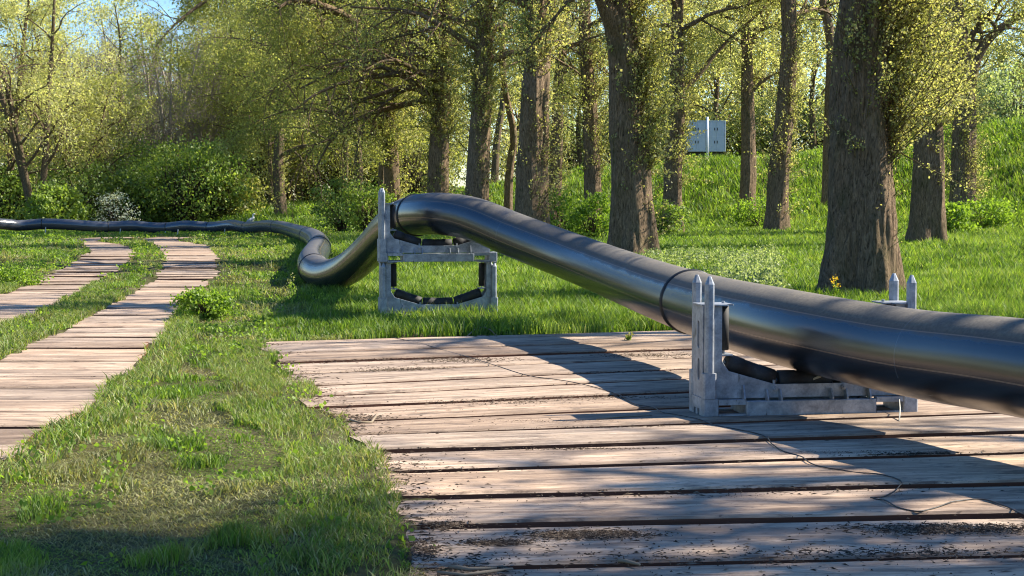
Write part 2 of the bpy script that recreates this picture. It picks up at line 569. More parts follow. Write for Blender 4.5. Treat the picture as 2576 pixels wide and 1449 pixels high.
# pale scuffs
scf = N(t, 'ShaderNodeMapping'); scf.inputs['Scale'].default_value = (14, 2.0, 1); t.links.new(uvn.outputs[0], scf.inputs[0])
scn = ntex(t, scf.outputs[0], 2.2, 8, .75, .6)
scr = ramp(t, scn.outputs[0], [(.665, (0, 0, 0)), (.70, (.5, .5, .5))])
c = mix(t, c, (.22, .22, .22), scr.outputs[0])
rg = ramp(t, dfac.outputs[0], [(0, (.25, .25, .25)), (.5, (.85, .85, .85))])
rl = N(t, 'ShaderNodeMath', operation='MULTIPLY_ADD', ins={1: .12, 2: -.06}); t.links.new(lon.outputs[0], rl.inputs[0])
ra = N(t, 'ShaderNodeMath', operation='ADD'); t.links.new(rg.outputs[0], ra.inputs[0]); t.links.new(rl.outputs[0], ra.inputs[1])
principled(t, out, Base_Color=c, Roughness=ra.outputs[0], Specular_IOR_Level=1.0, IOR=1.54, Normal=bump(t, blo.outputs[0], .05, .02))
M['pipe'] = m

m, t, out = new_mat('weld_bead')
principled(t, out, Base_Color=(.008, .008, .009), Roughness=.5)
M['bead'] = m

m, t, out = new_mat('galvanised_steel')
v = coords(t)
n1 = ntex(t, v, 7, 6, .7, .4); n2 = ntex(t, v, 30, 5, .7); n3 = ntex(t, coords(t, (9, 9, 2)), 1.2, 6, .7, .8)
c = ramp(t, n1.outputs[0], [(.3, (.18, .2, .225)), (.5, (.33, .355, .385)), (.7, (.5, .52, .55))]).outputs[0]
c = mix(t, c, ramp(t, n2.outputs[0], [(.3, (.75, .75, .76)), (.7, (1.1, 1.1, 1.1))]).outputs[0], 1.0, 'MULTIPLY')
dd = ramp(t, n3.outputs[0], [(.62, (0, 0, 0)), (.7, (.75, .75, .75))])
c = mix(t, c, (.075, .06, .045), dd.outputs[0])
principled(t, out, Base_Color=c, Metallic=.35, Roughness=.52, Normal=bump(t, n1.outputs[0], .25, .01))
M['steel'] = m

m, t, out = new_mat('black_rubber')
n1 = ntex(t, coords(t, (3, 3, 3)), 6, 6, .7)
c = ramp(t, n1.outputs[0], [(.3, (.012, .011, .01)), (.6, (.03, .027, .024)), (.75, (.07, .06, .05))]).outputs[0]
principled(t, out, Base_Color=c, Roughness=.7)
M['rubber'] = m

m, t, out = new_mat('soil_crumbs')
geo = N(t, 'ShaderNodeNewGeometry')
c = ramp(t, geo.outputs['Random Per Island'], [(0, (.03, .022, .016)), (.6, (.07, .05, .036)), (1, (.2, .155, .11))]).outputs[0]
principled(t, out, Base_Color=c, Roughness=1.0, Specular_IOR_Level=.1)
M['crumb'] = m


def plain(name, col, rough=.6, metal=0.0, nscale=8, var=.2):
    m, t, out = new_mat(name)
    n1 = ntex(t, coords(t), nscale, 5, .65)
    lo = tuple(c * (1 - var) for c in col); hi = tuple(min(1, c * (1 + var)) for c in col)
    c = ramp(t, n1.outputs[0], [(.3, lo), (.7, hi)]).outputs[0]
    principled(t, out, Base_Color=c, Roughness=rough, Metallic=metal)
    return m


M['wire'] = plain('dark_cable', (.03, .028, .026), .5)
M['stick'] = plain('dry_stick', (.24, .19, .13), .9)
M['stake'] = plain('pale_stake', (.5, .48, .42), .8)
M['white_paint'] = plain('white_paint', (.66, .69, .72), .45, 0, 3, .06)
M['door_paint'] = plain('pale_blue_grey_paint', (.56, .6, .65), .5, 0, 3, .06)
M['grey_paint'] = plain('grey_paint', (.4, .42, .44), .5)
M['dark_gap'] = plain('dark_fittings', (.03, .03, .035), .6)
M['rubber_tyre'] = plain('tyre', (.02, .02, .02), .8)
M['feather_grey'] = plain('grey_feathers', (.3, .33, .38), .8)
M['feather_white'] = plain('white_feathers', (.7, .7, .7), .8)
M['bill'] = plain('horn_bill', (.55, .35, .12), .6)
M['tape'] = plain('pale_strap', (.45, .4, .3), .8)

# ------------------------------------------------------------------ boards: lanes and deck outlines
TOP = 0.0
LANE_R_LEFT = [(-260, 985), (-120, 940), (0, 907), (95, 858), (160, 828), (232, 788), (340, 736), (398, 690), (414, 655), (408, 632), (385, 612), (330, 602)]
LANE_R_RIGHT = [(-40, 1180), (40, 1142), (110, 1095), (210, 1033), (330, 945), (368, 895), (402, 850), (455, 782), (482, 735), (545, 700), (549, 665), (540, 635), (520, 618), (440, 603)]
LANE_L_LEFT = [(-300, 800), (0, 742), (90, 705), (180, 662), (232, 632), (205, 612), (150, 604)]
LANE_L_RIGHT = [(-420, 960), (-100, 862), (20, 813), (100, 790), (172, 752), (238, 712), (322, 660), (343, 637), (322, 620), (240, 606)]


def edge_fn(pts):
    P = [at_g(*p) for p in pts]
    P.sort(key=lambda q: q.y)
    ys = np.array([p.y for p in P]); xs = np.array([p.x for p in P])
    def f(Y):
        Y = np.asarray(Y, float)
        x = np.interp(Y, ys, xs)
        return x + np.where(Y < ys[0], (Y - ys[0]) * (xs[1] - xs[0]) / (ys[1] - ys[0]), 0)
    return f, ys[0], ys[-1]


fRL, _, _ = edge_fn(LANE_R_LEFT)
fRR, _, _ = edge_fn(LANE_R_RIGHT)
fLL, _, _ = edge_fn(LANE_L_LEFT)
fLR, _, _ = edge_fn(LANE_L_RIGHT)
LANE_END = 78.0

DECK = [((695, 860), (1735, 831)), ((667, 872), (1735, 838)), ((700, 890), (1735, 856)), ((712, 913), (1735, 878)), ((735, 941), (1735, 900)),
        ((766, 972), (1735, 928)), ((795, 997), (1735, 952)), ((818, 1024), (1735, 986)), ((868, 1058), (1735, 1024)), ((913, 1095), (2500, 1040)),
        ((960, 1138), (2576, 1086)), ((1000, 1187), (2576, 1138)), ((1030, 1252), (2576, 1216)), ((1050, 1324), (2576, 1294)), ((1075, 1423), (2576, 1390)),
        ((1085, 1560), (2576, 1520))]
DL = []
for a, b in DECK:
    DL.append((at_z(*a), at_z(*b)))
DL_extra_left = DL[-1][0].copy()


def deck_left(Y):
    ys = np.array([p[0].y for p in DL][::-1]); xs = np.array([p[0].x for p in DL][::-1])
    return np.interp(Y, ys, xs)


def deck_far(X):
    a, b = DL[0]
    return a.y + (X - a.x) * (b.y - a.y) / (b.x - a.x)


DECK_RIGHT = 6.2


def in_boards(X, Y, pad=0.0):
    d = (X > deck_left(Y) + pad) & (Y < deck_far(X) - pad) & (X < DECK_RIGHT)
    r = (X > fRL(Y) + pad) & (X < fRR(Y) - pad) & (Y < LANE_END)
    l = (X > fLL(Y) + pad) & (X < fLR(Y) - pad) & (Y < LANE_END)
    return d | r | l


# ------------------------------------------------------------------ ground
def axis(vals):
    a = [vals[0][0]]
    for lo, hi, st in vals:
        a += list(np.arange(lo + st, hi + st * .5, st))
    return np.array(a)


gx = axis([(-900, -300, 60), (-300, -100, 12), (-100, -20, 2.5), (-20, -7, .6), (-7, 7, .16), (7, 40, .7), (40, 120, 4), (120, 300, 20), (300, 900, 60)])
gy = axis([(-60, 0, 5), (0, 5, .5), (5, 24, .16), (24, 60, .6), (60, 160, 1.6), (160, 300, 10), (300, 1500, 60)])
GX, GY = np.meshgrid(gx, gy)
GZ = ground_z(GX, GY)
GZ = GZ - .075 * in_boards(GX, GY, .25)
V = np.stack([GX, GY, GZ], -1).reshape(-1, 3)
nx = len(gx); ny = len(gy)
i = np.arange(ny - 1)[:, None] * nx + np.arange(nx - 1)[None, :]
Fq = np.stack([i, i + 1, i + nx + 1, i + nx], -1).reshape(-1, 4)
g = link('ground', np_mesh('ground', V, [Fq], True), M['ground'])
tag(g, kind='structure')

# ------------------------------------------------------------------ timber boards
WORDS = ['nearest', 'second', 'third', 'fourth', 'fifth', 'sixth', 'seventh', 'eighth', 'ninth', 'tenth', 'eleventh', 'twelfth', 'thirteenth', 'fourteenth', 'fifteenth', 'sixteenth', 'seventeenth', 'eighteenth', 'nineteenth', 'twentieth']
TENS = {2: 'twenty', 3: 'thirty', 4: 'forty', 5: 'fifty', 6: 'sixty', 7: 'seventy', 8: 'eighty', 9: 'ninety'}


def ordinal(n):
    if n <= 20: return WORDS[n - 1]
    a, b = divmod(n, 10)
    if b == 0: return TENS[a][:-1] + 'ieth'
    return TENS[a] + '-' + (['first'] + WORDS[1:])[b - 1]


brng = np.random.default_rng(21)


def board(c4, ztop, label, group, thick=.11, seg=14, cat='timber board', wav=.010):
    """c4: near-left, near-right, far-right, far-left plan corners. Origin at the near-left corner, local x along the board."""
    nl, nr, fr, fl = [Vector((c[0], c[1], 0)) for c in c4]
    mid = (nl + nr + fr + fl) / 4
    d = ((nr - nl) + (fr - fl)).normalized()
    rz = math.atan2(d.y, d.x)
    ca, sa = math.cos(-rz), math.sin(-rz)
    def loc(p):
        q = p - mid
        return (q.x * ca - q.y * sa, q.x * sa + q.y * ca)
    seed = brng.random() * 100
    ts = np.linspace(0, 1, seg + 1)
    rows = []
    e = .014
    tilt = brng.uniform(-.006, .006); roll = brng.uniform(-.007, .007)
    for k, tt in enumerate(ts):
        a = nl.lerp(nr, tt); b = fl.lerp(fr, tt)
        ax, ay = loc(a); bx, by = loc(b)
        L = abs(loc(nr)[0] - loc(nl)[0])
        j1 = wav * (float(noise(seed + tt * L * 2.2, 3, 1, 2)) - .5) * 2
        j2 = wav * (float(noise(seed + tt * L * 2.2, 9, 5, 2)) - .5) * 2
        ay += j1; by += j2
        ex = (0 if 0 < k < seg else (e if k == 0 else -e))
        zz = ztop + (tt - .5) * tilt * 2 + .004 * (float(noise(seed + tt * L, 20, 2)) - .5)
        cup = .004
        rows.append([(ax, ay, -thick + ztop), (ax, ay, zz - e - roll), (ax, ay + e, zz - roll), (ax + ex, (ay * 2 + by) / 3, zz + cup), (bx + ex, (ay + 2 * by) / 3, zz + cup),
                     (bx, by - e, zz + roll), (bx, by, zz - e + roll), (bx, by, -thick + ztop)])
    m_ = MB()
    vs = [v for r in rows for v in r]
    fs = []
    for k in range(seg):
        for q in range(7):
            a = k * 8 + q
            fs.append((a, a + 8, a + 9, a + 1))
        a = k * 8
        fs.append((a + 7, a + 15, a + 8, a))
    fs.append(tuple(range(8)))
    fs.append(tuple(seg * 8 + q for q in range(7, -1, -1)))
    m_.add(vs, fs)
    o = m_.build('timber_board', M['timber'])
    o.location = (mid.x, mid.y, 0)
    o.rotation_euler = (0, 0, rz)
    return tag(o, label, cat, group)


nD = len(DL) - 1
for k in range(nD):
    fa, fb = DL[k]; na, nb = DL[k + 1]
    gap = .135
    def ext(p, q, X):
        tt = (X - p.x) / (q.x - p.x)
        return p + (q - p) * tt
    jl = brng.uniform(-.06, .08)
    rr = DECK_RIGHT + brng.uniform(-.15, .15)
    fl = ext(fa, fb, fa.x - .12 + jl); fr = ext(fa, fb, rr); nl = ext(na, nb, na.x - .12 + jl); nr = ext(na, nb, rr)
    wd = (fl - nl).length
    gp = gap if wd > .5 else min(gap, wd * .2)
    nl.y += gp / 2; nr.y += gp / 2; fl.y -= gp / 2; fr.y -= gp / 2
    num = nD - k
    lab = f'{ordinal(num)} wide timber board of the deck under the pipe, counted from the photo bottom'
    if k == nD - 1: lab = 'nearest wide timber board of the deck, cut by the bottom edge of the photo'
    if k == 0: lab = 'farthest, narrowest timber board of the deck, along the tall grass edge'
    board((nl, nr, fr, fl), TOP + brng.uniform(-.012, .012), lab, 'timber boards of the deck under the pipe', seg=26)

for side, fl_, fr_, y0 in (('right', fRL, fRR, 9.1), ('left', fLL, fLR, 15.0)):
    Y = y0; n = 0
    while Y < LANE_END - 2:
        wd = brng.uniform(.78, .95) * (1 if Y < 45 else 1.5)
        n += 1
        sk = .02
        Y1 = Y + wd - .12
        jl, jr = brng.uniform(-.1, .1), brng.uniform(-.1, .1)
        a0, b0, a1, b1 = float(fl_(Y)) + jl, float(fr_(Y)) + jr, float(fl_(Y1)) + jl, float(fr_(Y1)) + jr
        if b0 - a0 > .6 and b1 - a1 > .5:
            dz = float(.33 * smooth(Y, 30, 48) - .12 * smooth(Y, 75, 100))
            slope = (b0 - a0) * .03
            board(((a0, Y, 0), (b0, Y + slope, 0), (b1, Y1 + slope, 0), (a1, Y1, 0)), TOP + dz + brng.uniform(-.012, .012),
                  f'{ordinal(n)} timber board of the {side}-hand wheel track across the grass, counted from the camera',
                  f'timber boards of the {side}-hand wheel track', seg=8)
        Y += wd

def soil_edge(label, fn, y0, y1, sgn, step=.12, wide=.26, offx=0.0):
    # low ridge of soil lying against the ends of the boards; sgn -1: boards are on the +x side
    Y = np.arange(y0, y1, step); X = fn(Y) + offx
    prof = [(-wide, -.09), (-wide * .62, -.018), (-wide * .3, .004), (0, .012), (wide * .25, .006), (wide * .5, -.02)]
    V = []
    for a_, z_ in prof:
        nz = noise(Y * 4.5 + a_ * 9, a_ * 14, 3, 2) - .5
        sh_ = (noise(Y * 1.7, 3, 6, 2) - .5) * .34
        zb = .33 * smooth(Y, 30, 48) - .12 * smooth(Y, 75, 100)
        V.append(np.stack([X + (a_ if sgn < 0 else -a_) + sh_, Y + nz * .05, zb + z_ + nz * .022], 1))
    V = np.stack(V, 1); n_, m_ = V.shape[:2]
    i = np.arange(n_ - 1)[:, None] * m_ + np.arange(m_ - 1)[None, :]
    Fq = np.stack([i, i + 1, i + m_ + 1, i + m_], -1).reshape(-1, 4)
    o = link('soil_edge', np_mesh('soil_edge', V.reshape(-1, 3), [Fq], True), M['ground'])
    tag(o, label, 'soil', kind='stuff')


soil_edge('soil and thatch banked against the left ends of the deck boards', deck_left, 6.4, 19.3, -1, offx=-.2)
soil_edge('soil banked along the right edge of the right-hand wheel track', fRR, 9, 76, 1, .3, offx=.14)
soil_edge('soil banked along the left edge of the right-hand wheel track', fRL, 9, 76, -1, .3, offx=-.14)
soil_edge('soil banked along the right edge of the left-hand wheel track', fLR, 14, 76, 1, .3, offx=.14)
soil_edge('soil banked along the left edge of the left-hand wheel track', fLL, 14, 76, -1, .3, offx=-.14)

# ------------------------------------------------------------------ pipeline
RP = .315
PP = [(2576, 926, 10.1), (2300, 889, 11.3), (1975, 823, 13.0), (1725, 755, 16.2), (1481, 663, 20.4), (1300, 594, 22.3), (1185, 549, 23.2), (1095, 537.5, 23.9),
      (1010, 553, 25.6), (930, 630, 28.9), (875, 676, 30.6), (828, 692, 31.8), (795, 681, 33.0), (784, 660, 35.4), (794, 640, 38.5), (803, 622, 43), (797, 606, 49), (777, 594, 57),
      (745, 583, 68), (700, 571, 80), (664, 569, 84), (620, 573, 88), (583, 566.5, 90.5), (527, 572, 92), (466, 568, 92.5), (423, 573.5, 93), (383, 573, 93), (333, 568, 93), (266, 571, 92.5),
      (200, 567, 92), (113, 563, 92), (50, 567.5, 92), (0, 563, 91), (-70, 566, 90), (-200, 567, 89), (-400, 566, 87)]
pts = [(9.6, -9, .33), (7.6, -2.6, .36), (6.0, 2.0, .42), (4.78, 5.7, .5), (4.0, 8.0, .56)] + [tuple(at_y(*p)) for p in PP]
pts += [(-48, 84, .6), (-70, 79, .5), (-110, 75, .5)]
P = np.array(pts)


def catmull(P, n):
    out = []
    Q = np.vstack([2 * P[0] - P[1], P, 2 * P[-1] - P[-2]])
    for i in range(1, len(Q) - 2):
        p0, p1, p2, p3 = Q[i - 1], Q[i], Q[i + 1], Q[i + 2]
        # centripetal
        t0 = 0; t1 = t0 + np.linalg.norm(p1 - p0) ** .5; t2 = t1 + np.linalg.norm(p2 - p1) ** .5; t3 = t2 + np.linalg.norm(p3 - p2) ** .5
        for s in np.linspace(t1, t2, n, endpoint=False):
            A1 = (t1 - s) / (t1 - t0) * p0 + (s - t0) / (t1 - t0) * p1
            A2 = (t2 - s) / (t2 - t1) * p1 + (s - t1) / (t2 - t1) * p2
            A3 = (t3 - s) / (t3 - t2) * p2 + (s - t2) / (t3 - t2) * p3
            B1 = (t2 - s) / (t2 - t0) * A1 + (s - t0) / (t2 - t0) * A2
            B2 = (t3 - s) / (t3 - t1) * A2 + (s - t1) / (t3 - t1) * A3
            out.append((t2 - s) / (t2 - t1) * B1 + (s - t1) / (t2 - t1) * B2)
    out.append(P[-1])
    return np.array(out)


C = catmull(P, 14)
for _ in range(6):                                     # let the pipe bend evenly
    C[1:-1] = .25 * C[:-2] + .5 * C[1:-1] + .25 * C[2:]
dist = np.concatenate([[0], np.cumsum(np.linalg.norm(np.diff(C, axis=0), axis=1))])


def pipe_at(s):
    return np.array([np.interp(s, dist, C[:, k]) for k in range(3)])


def nearest_s(x, y, Y):
    q = np.array(at_y(x, y, Y))
    return dist[np.argmin(np.linalg.norm(C - q, axis=1))]


pipeline = thing('pipeline', 'long black plastic pipeline snaking from the deck over the tall stand and across the grass', 'pipeline', tuple(pipe_at(nearest_s(1300, 594, 22.3))))
PO = np.array(pipeline.location)
joint_s = [nearest_s(1728, 760, 16.1), nearest_s(1050, 542, 24.7), nearest_s(791, 673, 33.4), nearest_s(803, 625, 42), nearest_s(772, 592, 58), nearest_s(697, 571, 80.5),
           nearest_s(622, 573, 88), nearest_s(530, 572, 92), nearest_s(419, 573, 93), nearest_s(270, 571, 92.5), nearest_s(110, 563, 92), nearest_s(-60, 566, 90)]
joint_s = sorted(joint_s)
cuts = [0] + joint_s + [dist[-1]]
NS = 72
for a, b in zip(cuts[:-1], cuts[1:]):
    n = max(4, int((b - a) / (.16 if a < 45 else .5)))
    S = np.linspace(a, b, n + 1)
    Q = np.array([pipe_at(s) for s in S])
    D = np.array([pipe_at(min(s + .08, dist[-1])) - pipe_at(max(s - .08, 0)) for s in S])
    D /= np.linalg.norm(D, axis=1)[:, None]
    side = np.cross(D, (0, 0, 1)); side /= np.linalg.norm(side, axis=1)[:, None]
    up = np.cross(side, D)
    th = np.linspace(0, 2 * math.pi, NS + 1)          # 0 = underside
    # weld ends are drawn in slightly; faint dents
    rad = np.full(n + 1, RP)
    ring = Q[:, None, :] + (-up[:, None, :] * np.cos(th)[None, :, None] + side[:, None, :] * np.sin(th)[None, :, None]) * rad[:, None, None]
    dent = .004 * (noise(S[:, None] * .8 + 0 * th[None, :], np.cos(th)[None, :] * 1.5 + 0 * S[:, None], np.sin(th)[None, :] * 1.5, 2) - .5)
    ring += (ring - Q[:, None, :]) * dent[:, :, None] * 1.5
    V = ring.reshape(-1, 3) - PO
    k = NS + 1
    i = np.arange(n)[:, None] * k + np.arange(NS)[None, :]
    Fq = np.stack([i, i + k, i + k + 1, i + 1], -1).reshape(-1, 4)
    uv = np.stack([np.broadcast_to(th / (2 * math.pi), (n + 1, k)), np.broadcast_to(S[:, None], (n + 1, k))], -1).reshape(-1, 2)
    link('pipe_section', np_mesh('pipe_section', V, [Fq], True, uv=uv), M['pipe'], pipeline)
for s in joint_s:
    mb = MB()
    q = pipe_at(s); d = pipe_at(s + .05) - pipe_at(s - .05); d /= np.linalg.norm(d)
    prof = [(-.03, RP - .003), (-.024, RP + .010), (-.01, RP + .016), (0, RP + .006), (.01, RP + .016), (.024, RP + .010), (.03, RP - .003)]
    mb.tube([Vector(q - PO) + Vector(d) * a for a, _ in prof], [r for _, r in prof], 64, cap=False)
    mb.build('weld_bead', M['bead'], pipeline, True)

# ------------------------------------------------------------------ roller stands
SW = 1.76      # width
SD = .42       # depth


def rounded_slot(y0, y1, z0, z1, n=5):
    r = min(y1 - y0, z1 - z0) / 2
    cy = (y0 + y1) / 2
    pts = []
    for k in range(n + 1):
        a = math.pi * k / n
        pts.append((cy + r * math.cos(a), z1 - r + r * math.sin(a)))
    for k in range(n + 1):
        a = math.pi + math.pi * k / n
        pts.append((cy + r * math.cos(a), z0 + r + r * math.sin(a)))
    return pts


def upright_side(mb, x0, x1):
    """outer side plate with two long slots, built from strips round the openings"""
    yA, yB = .075, SD - .075
    sl = [(.16, .215, .27, .44), (.17, .225, .52, .735)]
    zs = [0.14]
    for (y0, y1, z0, z1) in sl:
        mb.box(x0, x1, yA, yB, zs[-1], z0, 0)
        mb.box(x0, x1, yA, y0, z0, z1, 0); mb.box(x0, x1, y1, yB, z0, z1, 0)
        for s in (-1, 1):      # rounded corners of the opening
            for (zc, q) in ((z0, 1), (z1, -1)):
                yc = y0 if s < 0 else y1
                r = .022
                mb.prism_x([(yc, zc), (yc - s * 0.001, zc), (yc - s * r, zc), (yc - s * r * .35, zc + q * r * .35), (yc, zc + q * r)], x0, x1)
        zs.append(z1)
    mb.box(x0, x1, yA, yB, zs[-1], .855, 0)


def make_stand(label, loc, rotz, spikes_left=True, upright_right=True, spikes_right=True, cat='roller stand'):
    t = thing('roller_stand', label, cat, loc, rotz, 'galvanised roller stands carrying the pipe')
    # base frame ---------------------------------------------------
    b = MB()
    for (y0, y1) in ((0.0, .075), (SD - .075, SD)):
        b.box(.345, SW - .345, y0, y1, .0, .115, .012)                     # solid middle of the rail
        for x0, x1 in ((.0, .125), (SW - .125, SW)):
            b.box(x0, x1, y0 + .003, y1 - .003, 0, .135, .01)                # corner blocks
        for x0, x1 in ((.125, .345), (SW - .345, SW - .125)):
            b.box(x0, x1, y0 + .008, y1 - .008, .0, .016, 0)                 # fork pocket floor
            b.box(x0, x1, y0 + .008, y1 - .008, .088, .128, 0)               # fork pocket roof
    for x0, x1 in ((.004, .05), (SW - .05, SW - .004)):
        b.box(x0, x1, .075, SD - .075, .05, .139, 0)
        b.box(x0, x1, .075, .135, 0, .05, 0); b.box(x0, x1, SD - .135, SD - .075, 0, .05, 0)
        b.box(x0, x1, .185, .235, 0, .05, 0)
    for x0, x1 in ((.345, .36), (SW - .36, SW - .345), (.125, .14), (SW - .14, SW - .125)):
        b.box(x0 + .001, x1 - .001, .075, SD - .075, .004, .11, 0)
    b.build('base_frame', M['steel'], t, bevel=.004)
    # cradle plates ---------------------------------------------------
    rt = .86 if upright_right else .42
    for y0 in (.078, SD - .088):
        p = [(.10, .13), (SW - .10, .13), (SW - .10, rt), (SW - .165, rt), (SW - .165, .43), (SW - .225, .345), (SW - .60, .237), (.60, .237), (.225, .345), (.165, .43), (.165, .852), (.10, .852)]
        c_ = MB(); c_.prism_y(p, y0, y0 + .010)
        c_.build('cradle_plate', M['steel'], t, bevel=.003)
    # gussets, lugs on the rail ---------------------------------------------------
    gsx = (.33, .52, .63, 1.05, 1.17, 1.36)
    for sgn, yy in ((1, .078), (-1, SD - .078)):
        for k, x in enumerate(gsx):
            q = MB()
            h = (.235, .2, .2, .2, .2, .235)[k]
            pr = [(yy, .112), (yy - sgn * .07, .112), (yy - sgn * .07, .135), (yy - sgn * .03, h), (yy, h)]
            if sgn < 0: pr = pr[::-1]
            q.prism_x(pr, x, x + .012)
            q.build('gusset', M['steel'], t)
    for x in (.60, 1.16):
        q = MB(); q.tube([(x, .05, .205), (x, .078, .205)], .02, 10); q.tube([(x, .03, .205), (x, .052, .205)], .011, 8)
        q.build('bolt', M['steel'], t)
        q = MB(); q.tube([(x, .10, .225), (x, .10, .268)], .012, 8); q.build('bolt', M['steel'], t)
    # uprights ---------------------------------------------------
    sides = [(0, 1)] + ([(1, -1)] if upright_right else [])
    for idx, sg in sides:
        X = (lambda v: v) if idx == 0 else (lambda v: SW - v)
        def bx(mb, x0, x1, *r, **k):
            a, bb = X(x0), X(x1)
            mb.box(min(a, bb), max(a, bb), *r, **k)
        u = MB()
        a, bb = sorted((X(.012), X(.022)))
        upright_side(u, a, bb)
        for (y0, y1) in ((.0, .078), (SD - .078, SD)):
            bx(u, .0, .105, y0, y1, .136, .335, c=.012)                     # socket
            bx(u, .088, .165, y0 + .068 if y0 == 0 else y0 + .002, y0 + .0765 if y0 == 0 else y0 + .0105, .336, .855, c=0)
        u.build('upright', M['steel'], t, bevel=.004)
        tp = MB()
        bx(tp, .001, .262, .08, SD - .08, .857, .868, c=.004)
        bx(tp, .10, .20, .02, .079, .857, .867, c=.004)
        tp.build('top_plate', M['steel'], t)
        has = spikes_left if idx == 0 else spikes_right
        for y0 in (.002, SD - .072):
            s = MB()
            top = 1.087 if has else .86
            a, bb = sorted((X(.018), X(.088)))
            w_ = .070; c = .018
            o_ = [(a + c, y0), (bb - c, y0), (bb, y0 + c), (bb, y0 + w_ - c), (bb - c, y0 + w_), (a + c, y0 + w_), (a, y0 + w_ - c), (a, y0 + c)]
            cx, cy = (a + bb) / 2, y0 + w_ / 2
            vs = [(x, y, .336) for x, y in o_] + [(x, y, top - .062) for x, y in o_] + [(cx + (x - cx) * .3, cy + (y - cy) * .3, top) for x, y in o_]
            fs = [tuple(range(7, -1, -1)), tuple(range(16, 24))]
            for r_ in (0, 8):
                fs += [(r_ + k, r_ + (k + 1) % 8, r_ + 8 + (k + 1) % 8, r_ + 8 + k) for k in range(8)]
            s.add(vs, fs).build('post', M['steel'], t)
        # side roller
        r = MB(); xx = X(.217)
        r.tube([(xx, SD / 2, .50), (xx, SD / 2, .503), (xx, SD / 2, .842), (xx, SD / 2, .845)], [.036, .046, .046, .036], 28)
        r.build('side_roller', M['rubber'], t, True)
        ax = MB(); ax.tube([(xx, SD / 2, .47), (xx, SD / 2, .885)], .014, 8)
        ax.build('roller_axle', M['steel'], t)
        br = MB(); bx(br, .165, .265, .10, SD - .10, .462, .474, c=.003); br.build('roller_bracket', M['steel'], t)
    # lower rollers ---------------------------------------------------
    RR = .078
    segs = [((.235, .40), (.625, .262)), ((.66, .255), (1.10, .255)), ((1.135, .262), (1.525, .40))]
    for (xa, za), (xb, zb) in segs:
        r = MB(); A = Vector((xa, SD / 2, za)); B = Vector((xb, SD / 2, zb)); d = (B - A).normalized()
        r.tube([A, A + d * .008, A + (B - A) * .333, A + (B - A) * .34, A + (B - A) * .66, A + (B - A) * .667, B - d * .008, B],
               [RR - .012, RR, RR, RR - .004, RR - .004, RR, RR, RR - .012], 36)
        r.build('roller', M['rubber'], t, True)
        ax = MB(); ax.tube([A - d * .012, B + d * .012], .018, 8)
        ax.build('roller_axle', M['steel'], t)
    return t


RZ = math.atan(.17)
n0 = at_z(1770, 1050, .004)
make_stand('galvanised roller stand on the timber deck with four pointed posts, nearest to camera', (n0.x, n0.y, .006), RZ)
f0 = at_z(957, 808, -.03)
make_stand('lower roller stand in the tall grass, empty cradle with another stand stacked on it', (f0.x, f0.y, -.03), RZ, False, True, False)
make_stand('upper roller stand stacked on another one, holding the highest arch of the pipe', (f0.x - .01, f0.y, .845), RZ, True, False, False)
# pale strap caught between the rollers of the near stand
mb = MB(); c0 = n0 + Vector((.93, .16 + .16, .29))
mb.tube([n0 + Vector((.90, .30, .262)), n0 + Vector((.95, .30, .285)), n0 + Vector((1.01, .28, .34))], .012, 5)
tag(mb.build('strap', M['tape']), 'short pale strap caught on the middle roller of the near stand', 'strap')

# ------------------------------------------------------------------ cable on the deck
cb = [(984, 848), (1053, 863), (1098, 876), (1167, 895), (1245, 919), (1339, 947), (1439, 962), (1534, 985), (1562, 996), (1602, 1018), (1640, 1024), (1666, 1037), (1700, 1043), (1759, 1055), (1802, 1070),
      (1918, 1096), (1945, 1120), (1972, 1135), (2014, 1147), (2038, 1166), (2080, 1178), (2140, 1186), (2230, 1198), (2266, 1210), (2262, 1225), (2240, 1243), (2218, 1252), (2190, 1253), (2215, 1256),
      (2266, 1279), (2308, 1286), (2350, 1278), (2410, 1261), (2470, 1258), (2530, 1275), (2600, 1302), (2700, 1330)]
cp = np.array([tuple(at_z(x, y, .014)) for x, y in cb])
cc = catmull(cp, 6)
cc[:, 2] += .008 * (noise(np.arange(len(cc)) * .3, 0, 0) - .3)
mb = MB(); mb.tube([Vector(q) for q in cc], .004, 6)
tag(mb.build('cable', M['wire'], None, True), 'thin dark cable snaking over the timber deck and looping near the pipe shadow', 'cable')

# ------------------------------------------------------------------ vegetation builders
def rand_dirs(rng, n):
    v = rng.normal(size=(n, 3))
    return v / np.linalg.norm(v, axis=1)[:, None]


def leaf_quads(rng, C, size, up_bias=.3, aspect=1.7):
    """C (n,3) centres; size (n) -> V, F : one pointed leaf each"""
    n = len(C)
    a = rand_dirs(rng, n); a[:, 2] -= .25
    a /= np.linalg.norm(a, axis=1)[:, None]
    b = rand_dirs(rng, n)
    b -= a * (a * b).sum(1)[:, None]; b /= np.linalg.norm(b, axis=1)[:, None] + 1e-9
    s = size[:, None]
    V = np.empty((n, 4, 3))
    V[:, 0] = C - a * s * .5
    V[:, 1] = C - a * s * .08 + b * s * .5 / aspect
    V[:, 2] = C + a * s * .5
    V[:, 3] = C - a * s * .08 - b * s * .5 / aspect
    nrm = np.cross(a, b)
    V[:, 0] += nrm * s * .12; V[:, 2] += nrm * s * .12
    F4 = np.arange(n * 4).reshape(n, 4)
    return V.reshape(-1, 3), F4


